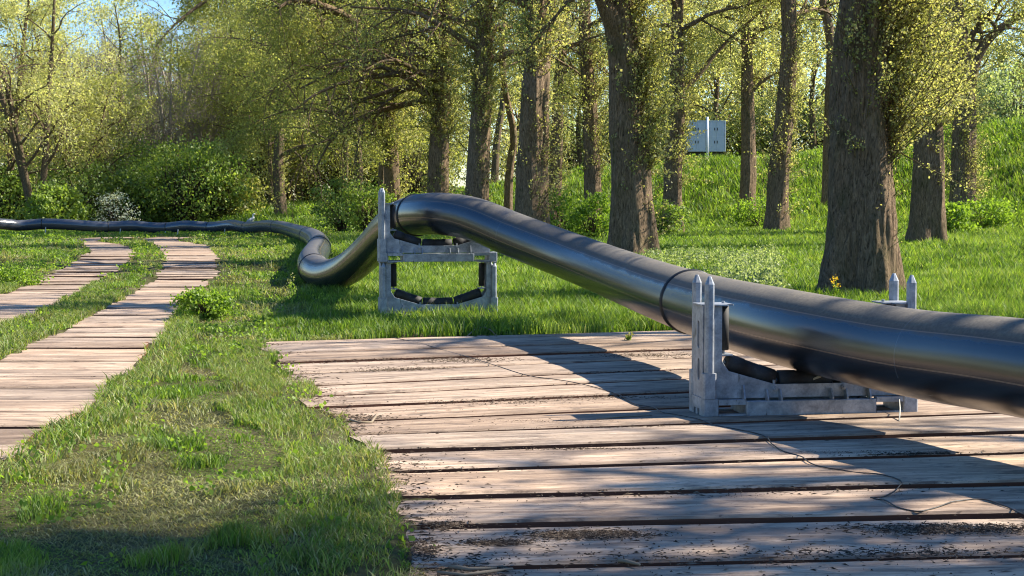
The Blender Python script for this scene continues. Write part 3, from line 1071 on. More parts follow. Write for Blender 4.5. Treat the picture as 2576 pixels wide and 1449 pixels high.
class Skel:
    def __init__(s, seed):
        s.rng = np.random.default_rng(seed)
        s.paths = {0: [], 1: [], 2: [], 3: []}
        s.anchor = []

    def branch(s, p, d, L, r, level, maxl, kids, droop=0.0, wig=.22, kidlen=.5, upcurl=0.0, spread=.9):
        rng = s.rng
        n = 7 if level <= 1 else (5 if level == 2 else 4)
        pts = [np.array(p, float)]; d = np.array(d, float); d /= np.linalg.norm(d)
        dirs = [d]
        for k in range(n - 1):
            d = d + rng.normal(size=3) * wig * .6
            d[2] += (upcurl - droop * (k / n) * 1.2) * .35
            d /= np.linalg.norm(d)
            pts.append(pts[-1] + d * L / (n - 1)); dirs.append(d)
        pts = np.array(pts)
        rad = r * (1 - .78 * np.linspace(0, 1, n)) 
        s.paths[min(level, 3)].append((pts, np.maximum(rad, .004)))
        if level >= maxl:
            for k in range(1, n): s.anchor.append(pts[k])
            for k in range(1, n - 1): s.anchor.append((pts[k] + pts[k + 1]) / 2)
            return
        if level == maxl - 1:
            for k in range(n // 2, n): s.anchor.append(pts[k])
        nk = kids[level]
        for q in range(nk):
            tt = .22 + .78 * (q + rng.random()) / nk
            f = tt * (n - 1); i0 = min(int(f), n - 2)
            pp = pts[i0] + (pts[i0 + 1] - pts[i0]) * (f - i0)
            dd = dirs[i0]
            o = rng.normal(size=3); o -= dd * (o @ dd); o /= np.linalg.norm(o) + 1e-9
            nd = dd * (1 - spread * .45) + o * spread
            s.branch(pp, nd, L * kidlen * (1.15 - .55 * tt) * rng.uniform(.75, 1.2), max(r * (1 - .75 * tt) * .6, .008), level + 1, maxl, kids, droop, wig, kidlen, upcurl, spread)

    def wood(s, sides=(8, 6, 4, 3)):
        Vs = []; Fs = []; off = 0
        for lv in range(4):
            if s.paths[lv]:
                V, Fq = tubes_np(s.paths[lv], sides[lv])
                Vs.append(V); Fs.append(Fq + off); off += len(V)
        return np.concatenate(Vs), np.concatenate(Fs)

    def leaves(s, per, size, spread):
        rng = s.rng
        A = np.array(s.anchor)
        # whole sprays carry more or fewer leaves, so the crown gets gaps and clumps
        dens = np.clip((noise(A[:, 0] * .45 + 7, A[:, 1] * .45, A[:, 2] * .45, 2) - .32) * 2.6, .08, 1.7)
        cnt = rng.poisson(per * dens)
        idx = np.repeat(np.arange(len(A)), cnt)
        C = A[idx] + rng.normal(size=(len(idx), 3)) * spread
        return leaf_quads(rng, C, size * rng.uniform(.6, 1.3, len(idx)))


def trunk_mesh(path, radii, seed, nside=56, step=.12, furrow=.035, flare=.35, flare_h=.8, lobes=5):
    """path (k,3), radii(k) -> mesh data with real furrows and a flared foot"""
    P = catmull(np.array(path, float), 8)
    R0 = np.interp(np.linspace(0, 1, len(P)), np.linspace(0, 1, len(radii)), radii)
    ds = np.concatenate([[0], np.cumsum(np.linalg.norm(np.diff(P, axis=0), axis=1))])
    n = max(8, int(ds[-1] / step))
    S = np.linspace(0, ds[-1], n)
    Q = np.stack([np.interp(S, ds, P[:, k]) for k in range(3)], 1)
    R = np.interp(S, ds, R0)
    th = np.linspace(0, 2 * math.pi, nside, endpoint=False)
    rs = np.random.default_rng(seed)
    ph = rs.random(4) * 6.28
    TH, SS = np.meshgrid(th, S)
    RR = np.broadcast_to(R[:, None], TH.shape)
    fl = np.exp(-SS / flare_h) * flare
    r = RR * (1 + fl * (1 + .45 * np.cos(lobes * TH + ph[0]) + .25 * np.cos(3 * TH + ph[1])) + .05 * np.cos(3 * TH + ph[2] + SS * .12) + .035 * np.cos(5 * TH + ph[3] - SS * .1))
    u = np.cos(TH) * RR; v = np.sin(TH) * RR
    k = 5.5
    nz = noise(u * k + seed, v * k, SS * .55 + noise(u * 2, v * 2, SS * 1.2) * 1.2, 2)
    rid = 1 - np.abs(nz - .5) * 5
    nz2 = noise(u * 13 + seed, v * 13, SS * 1.5, 2) - .5
    r = r + furrow * (np.clip(-rid, -1, .6) * .8) + furrow * nz2 * 1.0
    X = Q[:, 0:1] + np.cos(TH) * r; Y = Q[:, 1:2] + np.sin(TH) * r; Z = Q[:, 2:3] + 0 * r
    V = np.stack([X, Y, Z], -1).reshape(-1, 3)
    i = np.arange(n - 1)[:, None] * nside; j = np.arange(nside)[None, :]; j2 = (j + 1) % nside
    Fq = np.stack([i + j, i + j2, i + nside + j2, i + nside + j], -1).reshape(-1, 4)
    return V, Fq, Q, R, S


def shoots(rng, Q, R, z0, z1, n, leafn, size, side_dir, bias, length=(.5, 1.5)):
    """leafy shoots growing out of the trunk between heights z0 and z1"""
    paths = []; cen = []
    zz = Q[:, 2]
    for _ in range(n):
        z = rng.uniform(z0, z1)
        c = np.array([np.interp(z, zz, Q[:, k]) for k in range(3)]); r = np.interp(z, zz, R)
        a = side_dir + rng.normal() * bias
        o = np.array([math.cos(a), math.sin(a), 0])
        L = rng.uniform(*length)
        d = o * rng.uniform(.25, .9) + np.array([0, 0, rng.uniform(.2, 1.1)]) + rng.normal(size=3) * .2
        d /= np.linalg.norm(d)
        p = c + o * r * .92
        pts = [p]
        for k in range(4):
            d = d + rng.normal(size=3) * .16 + np.array([0, 0, .07]); d /= np.linalg.norm(d)
            pts.append(pts[-1] + d * L / 4)
        pts = np.array(pts)
        paths.append((pts, np.linspace(.011, .004, 5) * (1 + L * .3)))
        k = rng.poisson(leafn * L)
        f = rng.uniform(.25, 4, k); i0 = np.minimum(f.astype(int), 3)
        cen.append(pts[i0] + (pts[i0 + 1] - pts[i0]) * (f - i0)[:, None] + rng.normal(size=(k, 3)) * .055)
    V, Fq = tubes_np(paths, 3)
    C = np.concatenate(cen)
    LV, LF = leaf_quads(rng, C, size * rng.uniform(.6, 1.3, len(C)), aspect=1.35)
    return V, Fq, LV, LF


def make_tree(name, label, group, px, py, Y, wpx, path_px, seed, crown=None, sh=None, leaf='leaf_spring', bark='bark', top=15, cat='tree', limbs=(), nside=48, base_z=None, furrow=.03, flare=.3):
    """px,py,Y: base in the frame and distance; wpx: trunk width in frame pixels; path_px: [(x,y)] further centre points up the trunk"""
    b = at_y(px, py, Y)
    gz = float(ground_z(b.x, b.y)) if base_z is None else base_z
    b.z = gz - .05
    t = thing(name, label, cat, tuple(b), 0, group)
    rng = np.random.default_rng(seed)
    r0 = wpx / F * Y / 2
    pth = [(0, 0, 0)]; last = b
    for q in path_px:
        w_ = at_y(q[0], q[1], Y)
        pth.append((w_.x - b.x, rng.normal() * .1, w_.z - b.z))
    dirv = np.array(pth[-1]) - np.array(pth[-2]) if len(pth) > 1 else np.array((0, 0, 1.))
    dirv = dirv / np.linalg.norm(dirv); dirv = dirv * .6 + np.array((0, 0, .4)); dirv /= np.linalg.norm(dirv)
    while pth[-1][2] < top:
        pth.append(tuple(np.array(pth[-1]) + dirv * 2.5 + rng.normal(size=3) * (.18, .18, 0)))
    H = pth[-1][2]
    hs = np.array([p[2] for p in pth])
    rad = r0 * (1 - .72 * np.clip(hs / H, 0, 1) ** 1.25)
    V, Fq, Q, R, S = trunk_mesh(pth, rad, seed, nside, .12 if Y < 40 else .2, furrow, flare, .55 + r0 * .4)
    Vs = [V]; Fs = [Fq]; off = len(V)
    sk = Skel(seed + 5)
    for lb in limbs:            # limbs given by frame points: (z start height, [(x,y,dY)], radius, kids...)
        A = [at_y(x, y, Y + dy) - b for x, y, dy in lb['pts']]
        A = catmull(np.array([tuple(a) for a in A]), 5)
        rr = np.linspace(lb['r'], lb['r'] * lb.get('tip', .22), len(A))
        sk.paths[0].append((A, rr))
        for q in range(lb.get('kids', 8)):
            f = rng.uniform(.25, 1) * (len(A) - 1); i0 = min(int(f), len(A) - 2)
            dd = A[i0 + 1] - A[i0]; dd /= np.linalg.norm(dd)
            o = rng.normal(size=3); o[2] += lb.get('lift', 0); nd = dd * .5 + o / np.linalg.norm(o) * .8
            sk.branch(A[i0], nd, lb.get('kl', 2.5) * rng.uniform(.6, 1.2), rr[i0] * .45, 1, 3, (0, 5, 4), lb.get('droop', .4), .3, .5)
    if crown:
        z0, n, L, droop = crown['z0'], crown['n'], crown['L'], crown.get('droop', .3)
        for k in range(n):
            z = z0 + (H - .3 - z0) * ((k + rng.random()) / n) ** crown.get('pw', 1.0)
            c = np.array([np.interp(z, Q[:, 2], Q[:, j]) for j in range(3)])
            a = k * 2.4 + rng.normal() * .5
            if 'dir' in crown and rng.random() < crown.get('dirp', .6): a = crown['dir'] + rng.normal() * .7
            up = crown.get('up', .5) * rng.uniform(.5, 1.4)
            fr = 1 - .5 * (z - z0) / max(H - z0, 1)
            sk.branch(c, (math.cos(a), math.sin(a), up), L * fr * rng.uniform(.7, 1.2), float(np.interp(z, Q[:, 2], R)) * .42, 1, 3, crown.get('kids', (0, 7, 5)), droop, .28, .52)
    if sk.anchor:
        WV, WF = sk.wood((8, 6, 4, 3))
        Vs.append(WV); Fs.append(WF + off)
    link('trunk', np_mesh('trunk', np.concatenate(Vs), [np.concatenate(Fs)], True), M[bark], t)
    if sk.anchor:
        per = (crown or {}).get('per', 9); sz = (crown or {}).get('size', .11)
        LV, LF = sk.leaves(per, sz, (crown or {}).get('spread', .28))
        link('foliage', np_mesh('foliage', LV, [LF]), M[leaf], t)
    if sh:
        V1, F1, LV, LF = [], [], [], []
        o1 = o2 = 0
        for s_ in sh:
            a, f_, c, d_ = shoots(rng, Q, R, s_['z0'], s_['z1'], s_['n'], s_.get('leafn', 26), s_.get('size', .07), s_.get('dir', 0.0), s_.get('bias', 1.0), s_.get('len', (.4, 1.3)))
            V1.append(a); F1.append(f_ + o1); o1 += len(a)
            LV.append(c); LF.append(d_ + o2); o2 += len(c)
        sp_ = link('side_shoots', np_mesh('side_shoots', np.concatenate(V1), [np.concatenate(F1)]), M['shoot'], t)
        link('shoot_leaves', np_mesh('shoot_leaves', np.concatenate(LV), [np.concatenate(LF)]), M[sh[0].get('leaf', 'leaf_gold')], sp_)
    return t


# ------------------------------------------------------------------ the trees one can tell apart
G1 = 'row of old poplars beside the pipe'
G2 = 'trees at the foot of the dyke'
make_tree('poplar_tree', 'huge furrowed poplar right behind the near pipe, yellow flowers at its foot', G1, 2165, 745, 30, 172, [(2172, 560), (2172, 400), (2178, 200), (2182, 0)], 11,
          crown=dict(z0=6.3, n=18, L=6, per=7, size=.09, kids=(0, 6, 4)), nside=170, top=14, furrow=.075, flare=.42,
          sh=[dict(z0=2.6, z1=6.6, n=380, dir=.15, bias=.62, len=(.5, 2.2), leafn=52, size=.058), dict(z0=4.2, z1=7, n=90, dir=-1.2, bias=.7, len=(.4, 1.2), leafn=36, size=.07), dict(z0=2.4, z1=5.8, n=40, dir=-1.6, bias=.8, len=(.3, 1.0), leafn=22, size=.06), dict(z0=.8, z1=2.6, n=14, dir=-.4, bias=.5, len=(.2, .8), leafn=14, size=.05)])
make_tree('poplar_tree', 'thick poplar behind the arch of the pipe with golden leaves down its sunlit side', G1, 1589, 618, 44, 104, [(1588, 470), (1578, 300), (1572, 150), (1552, 0)], 12,
          crown=dict(z0=8, n=15, L=6, per=6, size=.1, kids=(0, 6, 4)), nside=110, top=15, furrow=.045,
          sh=[dict(z0=2.3, z1=9.5, n=460, dir=-.05, bias=.75, len=(.4, 1.6), leafn=36, size=.085), dict(z0=.2, z1=5.5, n=60, dir=-.1, bias=1.0, len=(.4, 1.3), leafn=12, size=.07)],
          limbs=[dict(pts=[(1560, 90, 0), (1530, 30, -.3), (1505, -20, -.6), (1470, -90, -1)], r=.34, kids=8, kl=2.5)])
make_tree('poplar_tree', 'broad twin-ribbed poplar standing behind the top slope of the pipe arch', G1, 1333, 548, 58, 86, [(1338, 400), (1345, 220), (1357, 100), (1362, 0)], 13,
          crown=dict(z0=8.4, n=18, L=7, per=8, size=.11, dir=3.1, dirp=.5, droop=.5), nside=90, top=15, furrow=.05,
          sh=[dict(z0=6.2, z1=10.5, n=150, dir=-1.2, bias=1.8, len=(.4, 1.8), leafn=34, size=.09), dict(z0=4.5, z1=10, n=90, dir=1.2, bias=1.6, len=(.4, 1.4), leafn=24, size=.09), dict(z0=.5, z1=4.5, n=60, dir=-.6, bias=.6, len=(.5, 1.6), leafn=16, size=.08)])
make_tree('poplar_tree', 'poplar leaning slightly right, just right of the blue sky gap', G1, 1195, 512, 72, 62, [(1203, 400), (1212, 250), (1218, 100), (1215, 0)], 14,
          crown=dict(z0=7.5, n=22, L=7.5, per=10, size=.12, dir=3.3, dirp=.5, droop=.7), nside=64, top=16,
          sh=[dict(z0=5.5, z1=12, n=240, dir=-1.4, bias=1.8, len=(.6, 2.2), leafn=34, size=.1), dict(z0=1, z1=8, n=90, dir=-.5, bias=1.8, len=(.4, 1.3), leafn=20, size=.09)])
make_tree('poplar_tree', 'poplar wrapped in shoots, just left of the blue sky gap', G1, 1100, 506, 84, 57, [(1104, 400), (1112, 260), (1120, 100), (1122, 0)], 15,
          crown=dict(z0=6.2, n=32, L=8.5, per=9, size=.125, dir=3.3, dirp=.55, droop=.8, kids=(0, 8, 5)), nside=64, top=18, leaf='leaf_olive',
          sh=[dict(z0=5.2, z1=13, n=280, dir=-1.4, bias=1.8, len=(.6, 2.6), leafn=34, size=.11), dict(z0=1, z1=7, n=110, dir=-.3, bias=1.8, len=(.4, 1.4), leafn=22, size=.1)])
make_tree('poplar_tree', 'poplar behind the upper stand whose long bare limb reaches far left', G1, 988, 540, 92, 42, [(984, 400), (978, 330), (972, 200), (965, 60)], 16,
          crown=dict(z0=5.2, n=34, L=10, per=10, size=.13, dir=3.2, dirp=.6, droop=.8, kids=(0, 9, 5), pw=.8), nside=48, top=19, leaf='leaf_olive',
          sh=[dict(z0=4.6, z1=13, n=280, dir=-1.4, bias=1.8, len=(.6, 2.8), leafn=34, size=.12), dict(z0=1, z1=6, n=70, dir=-.3, bias=1.8, len=(.5, 1.6), leafn=20, size=.11)],
          limbs=[dict(pts=[(974, 345, 0), (940, 310, -1), (890, 287, -2), (820, 281, -3), (740, 274, -3.6), (660, 300, -4)], r=.17, kids=18, kl=3.2, droop=1.1, lift=-.4),
                 dict(pts=[(968, 150, 0), (900, 60, -2), (800, 10, -4), (740, 0, -6), (700, 20, -8)], r=.3, kids=16, kl=4.2, droop=.9),
                 dict(pts=[(966, 60, 0), (820, -60, -4), (640, -70, -8), (520, 0, -10), (440, 62, -11), (380, 130, -12)], r=.22, tip=.08, kids=22, kl=3.0, droop=.5)])
make_tree('poplar_tree', 'slim dark trunk close against the left of the poplar with the long limb', G1, 962, 545, 94, 27, [(963, 420), (965, 330), (968, 200)], 17, crown=dict(z0=8, n=14, L=6, per=9, size=.14, droop=.7), nside=32, top=15, leaf='leaf_olive')
make_tree('poplar_tree', 'slender curving trunk close left of the twin-ribbed poplar', G2, 1277, 520, 90, 24, [(1282, 430), (1292, 340), (1275, 250), (1262, 150)], 18, crown=dict(z0=9, n=12, L=5, per=8, size=.12), nside=32, top=14,
          sh=[dict(z0=3, z1=9, n=50, dir=0, bias=1.8, len=(.4, 1.2), leafn=18, size=.1)])
make_tree('poplar_tree', 'thin far trunk seen in the gap between two poplars near the sky opening', G2, 1243, 450, 112, 20, [(1250, 350), (1264, 260), (1268, 150)], 19, crown=dict(z0=9, n=12, L=5, per=8, size=.14), nside=28, top=14, bark='bark_far')
make_tree('poplar_tree', 'narrow poplar leaning right behind the twin-ribbed poplar', G2, 1389, 505, 84, 36, [(1400, 380), (1406, 200), (1418, 60), (1420, 0)], 20,
          crown=dict(z0=9, n=16, L=6, per=8, size=.12), nside=40, top=15, sh=[dict(z0=.5, z1=8, n=120, dir=0, bias=1.6, len=(.4, 1.2), leafn=18, size=.09)],
          limbs=[dict(pts=[(1405, 205, 0), (1430, 170, 0), (1452, 140, 0), (1480, 100, 0)], r=.12, kids=6, kl=2)])
make_tree('poplar_tree', 'dark poplar between the twin-ribbed one and the golden-leaved one', G2, 1492, 560, 72, 47, [(1489, 420), (1483, 260), (1472, 120), (1470, 0)], 21,
          crown=dict(z0=9, n=16, L=6, per=7, size=.11), nside=56, top=15, sh=[dict(z0=2.6, z1=9, n=230, dir=.4, bias=1.5, len=(.5, 1.5), leafn=20, size=.09)],
          limbs=[dict(pts=[(1480, 270, 0), (1450, 250, 0), (1425, 232, 0), (1405, 222, 0)], r=.09, kids=4, kl=1.5)])
make_tree('poplar_tree', 'poplar left of the white container with a long limb rising right', G2, 1690, 552, 68, 50, [(1692, 420), (1702, 280), (1702, 150), (1706, 0)], 22,
          crown=dict(z0=8.5, n=18, L=6.5, per=8, size=.11), nside=56, top=15, leaf='leaf_pale', sh=[dict(z0=2.0, z1=8.5, n=230, dir=.2, bias=1.5, len=(.4, 1.4), leafn=20, size=.09)],
          limbs=[dict(pts=[(1722, 222, 0), (1760, 185, .2), (1800, 135, .4), (1850, 85, .6), (1920, 20, .8), (1960, -60, 1)], r=.13, kids=12, kl=2.2), dict(pts=[(1700, 170, 0), (1675, 130, 0), (1662, 100, 0), (1640, 40, 0)], r=.14, kids=5, kl=2)])
make_tree('poplar_tree', 'dark forked poplar just right of the white container', G2, 1878, 508, 82, 42, [(1882, 400), (1880, 250), (1878, 130), (1872, 40)], 23,
          crown=dict(z0=9.5, n=18, L=6.5, per=8, size=.12), nside=56, top=15, leaf='leaf_pale', sh=[dict(z0=5.5, z1=9, n=36, dir=-.5, bias=1.5, len=(.4, 1.4), leafn=20, size=.1)],
          limbs=[dict(pts=[(1880, 130, 0), (1900, 90, 0), (1935, 30, 0), (1965, -30, 0)], r=.2, kids=8, kl=2), dict(pts=[(1885, 240, 0), (1905, 215, 0), (1940, 190, 0), (2000, 170, 0)], r=.13, kids=9, kl=2),
                 dict(pts=[(1880, 120, 0), (1840, 90, 0), (1800, 60, 0)], r=.07, kids=6, kl=1.6)])
make_tree('poplar_tree', 'right-leaning poplar with shoots at its foot, right of the dark forked one', G2, 1955, 553, 66, 56, [(1962, 430), (1976, 280), (1984, 130), (1984, 0)], 24,
          crown=dict(z0=8.6, n=16, L=6, per=7, size=.11), nside=60, top=15, leaf='leaf_pale',
          sh=[dict(z0=2.4, z1=9, n=240, dir=.2, bias=1.5, len=(.4, 1.4), leafn=20, size=.085), dict(z0=.2, z1=3, n=30, dir=.5, bias=1.6, len=(.4, 1.4), leafn=16, size=.08)])
make_tree('poplar_tree', 'slim shaded trunk hidden partly behind the left edge of the huge poplar', G2, 2084, 528, 78, 34, [(2086, 400), (2088, 250), (2088, 100)], 25, crown=dict(z0=8.5, n=14, L=6, per=8, size=.12), nside=40, top=15, leaf='leaf_pale')
make_tree('poplar_tree', 'stout poplar right of the huge one, its stem buried in leaves above', G2, 2326, 606, 48, 84, [(2330, 480), (2328, 330), (2322, 150), (2322, 0)], 26,
          crown=dict(z0=7, n=16, L=5.5, per=6, size=.1), nside=100, top=14, furrow=.04, leaf='leaf_pale',
          sh=[dict(z0=3.4, z1=8, n=380, dir=-.4, bias=1.9, len=(.5, 1.8), leafn=40, size=.085), dict(z0=1.2, z1=3.4, n=20, dir=.2, bias=1, len=(.3, .7), leafn=16, size=.07)])
make_tree('poplar_tree', 'dark poplar at the right edge forking into thick limbs near the top', G2, 2420, 515, 62, 66, [(2424, 400), (2426, 290), (2424, 200), (2410, 100), (2400, 0)], 27,
          crown=dict(z0=9, n=14, L=6, per=6, size=.11), nside=72, top=14, leaf='leaf_pale',
          sh=[dict(z0=1.0, z1=6, n=260, dir=.4, bias=2.0, len=(.4, 1.1), leafn=24, size=.075)],
          limbs=[dict(pts=[(2440, 210, 0), (2460, 140, 0), (2500, 85, 0), (2560, 45, 0), (2640, 10, 0), (2740, -40, 0)], r=.24, kids=16, kl=2.6, droop=.7),
                 dict(pts=[(2430, 130, 0), (2450, 80, 0), (2480, 45, 0), (2510, 10, 0), (2540, -50, 0)], r=.15, kids=9, kl=2.4)])

# further trunks at the far left of the row
for k, (px, py, Y, wpx, pp, lab) in enumerate([
        (706, 492, 112, 30, [(700, 420), (702, 360), (706, 250)], 'ivy-dark trunk forking low, leftmost of the trees on the far grass bank'),
        (681, 476, 122, 12, [(680, 420), (678, 350)], 'thin brown trunk close left of the ivy-dark trunk on the far bank'),
        (757, 468, 126, 10, [(757, 420), (752, 340)], 'thin sunlit trunk right of the ivy-dark trunk on the far bank'),
        (866, 470, 118, 17, [(868, 420), (870, 350)], 'sunlit brown trunk halfway between the ivy-dark trunk and the upper stand'),
        (590, 486, 128, 9, [(588, 440), (585, 380)], 'thin trunk at the left end of the far grass bank beside the dark shrubs'),
        (905, 480, 100, 22, [(903, 430), (900, 360)], 'shaded trunk among shrubs just left of the upper stand posts')]):
    make_tree('bank_tree', lab, 'trees on the far grass bank', px, py, Y, wpx, pp, 40 + k, crown=dict(z0=4.2, n=22, L=7, per=11, size=.16, droop=.8, pw=.8, kids=(0, 7, 4)), nside=28, top=15, leaf='leaf_olive', bark='bark_far',
              sh=[dict(z0=.5, z1=4, n=30, dir=0, bias=2, len=(.5, 1.5), leafn=18, size=.13)])

# off to the right of the frame: the row goes on towards the camera and throws its shade over the deck
for k, (X, Y, sd_, per_, cz, cL, lab) in enumerate([(16.0, 23.5, 31, 2.2, 5.0, 5.6, 'sparse poplar outside the right edge of the photo, level with the deck end'),
                                      (11.2, 8.7, 32, 15, 9.2, 3.8, 'poplar of the row outside the right edge of the photo, level with the near stand'),
                                      (17.5, 12.5, 34, .35, 5.0, 5.6, 'nearly leafless poplar outside the right edge of the photo, at the foot of the dyke')]):
    b = thing('poplar_tree', lab, 'tree', (X, Y, float(ground_z(X, Y)) - .05), 0, G1)
    rng = np.random.default_rng(sd_)
    H = 15.5
    pth = [(0, 0, 0), (.1, .1, 3), (.1, 0, 6), (.3, .1, 9), (.2, .2, 12), (.3, .3, H)]
    V, Fq, Q, R, S = trunk_mesh(pth, [.55, .5, .44, .36, .25, .12], sd_, 48, .2)
    sk = Skel(sd_)
    for q in range(24):
        z = cz + (H - .5 - cz) * (q + rng.random()) / 24
        a = q * 2.4
        sk.branch((.2, .1, z), (math.cos(a), math.sin(a), .5), cL * (1 - .5 * (z - 5) / 10), .14, 1, 3, (0, 6, 4), .3, .28, .52)
    WV, WF = sk.wood()
    link('trunk', np_mesh('trunk', np.concatenate([V, WV]), [np.concatenate([Fq, WF + len(V)])], True), M['bark'], b)
    LV, LF = sk.leaves(per_, .13, .3)
    link('foliage', np_mesh('foliage', LV, [LF]), M['leaf_spring'], b)


# ------------------------------------------------------------------ left wood: individual pale trees, bare trees, shrubs
def free_tree(name, label, group, px, Y, H, r, seed, n, L, z0, per, size, leaf, bark, droop=.3, up=.6, kids=(0, 7, 5), stems=1, spread=.3, lean=0.0, cat='tree', wig=.3, fork=0.0):
    b = at_y(px, 560, Y)
    gz = float(ground_z(b.x, b.y))
    t = thing(name, label, cat, (b.x, b.y, gz - .05), 0, group)
    rng = np.random.default_rng(seed)
    Vs = []; Fs = []; off = 0
    sk = Skel(seed)
    for s_ in range(stems):
        an = rng.uniform(0, 6.28); k = 0 if stems == 1 else rng.uniform(.12, .3)
        dx, dy = math.cos(an) * k + lean, math.sin(an) * k
        pth = [(0, 0, 0)]
        for q in range(6):
            p = np.array(pth[-1]) + np.array([dx * H / 6 + rng.normal() * .16, dy * H / 6 + rng.normal() * .16, H / 6])
            pth.append(tuple(p))
        V, Fq, Q, R, S = trunk_mesh(pth, np.linspace(r, r * .2, 7), seed + s_, 20, .4, .01, .2)
        Vs.append(V); Fs.append(Fq + off); off += len(V)
        m_ = max(4, n // stems)
        for q in range(m_):
            z = z0 + (H - .3 - z0) * (q + rng.random()) / m_
            c = np.array([np.interp(z, Q[:, 2], Q[:, j]) for j in range(3)])
            a = q * 2.4 + rng.normal() * .4
            sk.branch(c, (math.cos(a), math.sin(a), up * rng.uniform(.6, 1.3)), L * (1 - .55 * (z - z0) / (H - z0)) * rng.uniform(.7, 1.2), float(np.interp(z, Q[:, 2], R)) * .5, 1, 3, kids, droop, wig, .52)
    WV, WF = sk.wood((6, 5, 3, 3))
    Vs.append(WV); Fs.append(WF + off)
    link('trunk', np_mesh('trunk', np.concatenate(Vs), [np.concatenate(Fs)], True), M[bark], t)
    if per > 0:
        LV, LF = sk.leaves(per, size, spread)
        link('foliage', np_mesh('foliage', LV, [LF]), M[leaf], t)
    return t


GW = 'trees of the wood at the left'
free_tree('pale_tree', 'pale yellow-green tree at the left edge of the photo, top against the sky', GW, 5, 112, 18, .3, 51, 28, 6.5, 3, 8, .17, 'leaf_pale', 'bark_far', stems=2)
free_tree('pale_tree', 'pale yellow-green tree with crooked dark limbs, left of the open sky', GW, 95, 108, 19, .28, 52, 26, 6.5, 4, 5.5, .16, 'leaf_pale', 'bark_far', stems=3, up=.9)
free_tree('pale_tree', 'olive-yellow tree with spreading low crown in front of the bare wood', GW, 175, 116, 11, .24, 53, 24, 6, 2, 7, .17, 'leaf_spring', 'bark_far', stems=2, up=.5)
free_tree('pale_tree', 'pale tree between the crooked limbs and the thin-topped pale tree', GW, 205, 120, 17.5, .26, 59, 30, 6.5, 4, 7, .16, 'leaf_pale', 'bark_far', up=.8, stems=2)
free_tree('pale_tree', 'pale tree right of the crooked limbs, thin top reaching the blue sky', GW, 290, 128, 17, .24, 54, 24, 6, 4, 4.5, .17, 'leaf_pale', 'bark_far', up=.8)
free_tree('willow_tree', 'drooping olive tree hanging over the left end of the grass bank', GW, 735, 131, 16.5, .3, 55, 28, 6, 3, 9, .15, 'leaf_olive', 'bark_far', droop=1.0, up=.4)
free_tree('willow_tree', 'drooping olive tree hanging above the sunny grass bank', GW, 690, 133, 17, .3, 56, 32, 6, 4, 6, .15, 'leaf_olive', 'bark_far', droop=.9)
free_tree('willow_tree', 'dense olive tree behind the long bare limb', GW, 790, 134, 17, .32, 57, 36, 8, 3, 7, .15, 'leaf_olive', 'bark_far', droop=.9)
free_tree('willow_tree', 'olive tree filling the space behind the upper stand', GW, 900, 136, 17, .32, 58, 34, 8, 3, 7, .16, 'leaf_spring', 'bark_far', droop=.8)
bare = [(425, 124, 14.5, 66, 'pale bare tree standing forward of the other bare trees, behind the leafy green shrub'), (490, 126, 14, 67, 'pale bare tree with fine upright twigs left of the olive trees'), (330, 138, 15, 61, 'bare brown tree left of the middle of the bare wood'), (390, 134, 16, 62, 'bare grey-brown tree in the middle of the bare wood'), (450, 140, 15.5, 63, 'tall bare tree right of the middle of the bare wood'),
        (505, 136, 15, 64, 'bare tree at the right end of the bare wood beside the olive trees'), (240, 142, 14, 65, 'bare tree behind the olive-yellow tree at left')]
for px, Y, H, sd_, lab in bare:
    free_tree('bare_tree', lab, 'bare trees of the wood', px, Y, H, .2, sd_, 30, 4.2, 2, .25, .14, 'leaf_spring', 'twig_grey', up=1.3, kids=(0, 9, 7), stems=3, droop=0, wig=.22)


def shrub(name, label, group, px, py, Y, w_, h_, seed, leaf, per=40, size=.16, clumps=70, cat='shrub', zoff=0.0, base=None):
    b = at_y(px, py, Y) if base is None else Vector(base)
    gz = float(ground_z(b.x, b.y))
    t = thing(name, label, cat, (b.x, b.y, gz - .03), 0, group)
    rng = np.random.default_rng(seed)
    d = rand_dirs(rng, clumps); rr = rng.uniform(.45, 1, clumps) ** .5
    C = d * rr[:, None]
    lump = .75 + .45 * noise(d[:, 0] * 1.7 + seed, d[:, 1] * 1.7, d[:, 2] * 1.7, 2)
    C *= lump[:, None]
    C = C * (w_ / 2, w_ / 2 * .8, h_ * .5) + (0, 0, h_ * .5)
    C[:, 2] = np.maximum(C[:, 2], .08 * h_)
    paths = []
    for c in C:
        mid = np.array([c[0] * .35, c[1] * .35, c[2] * .55]) + rng.normal(size=3) * .05 * h_
        paths.append((np.array([(rng.normal() * .03 * w_, rng.normal() * .03 * w_, 0), mid, c]), np.array([.03, .018, .006]) * max(.3, h_ / 3)))
    V, Fq = tubes_np(paths, 3)
    link('stems', np_mesh('stems', V, [Fq]), M['twig'], t)
    cs = rng.uniform(.6, 1.3, clumps) * max(w_, h_) * .085
    cnt = rng.poisson(per * rng.uniform(.5, 1.4, clumps))
    idx = np.repeat(np.arange(clumps), cnt)
    P_ = C[idx] + rng.normal(size=(len(idx), 3)) * cs[idx][:, None] * (1, 1, .6)
    P_[:, 2] = np.maximum(P_[:, 2], .02)
    LV, LF = leaf_quads(rng, P_, size * rng.uniform(.6, 1.3, len(idx)), aspect=1.3)
    link('foliage', np_mesh('foliage', LV, [LF]), M[leaf], t)
    return t


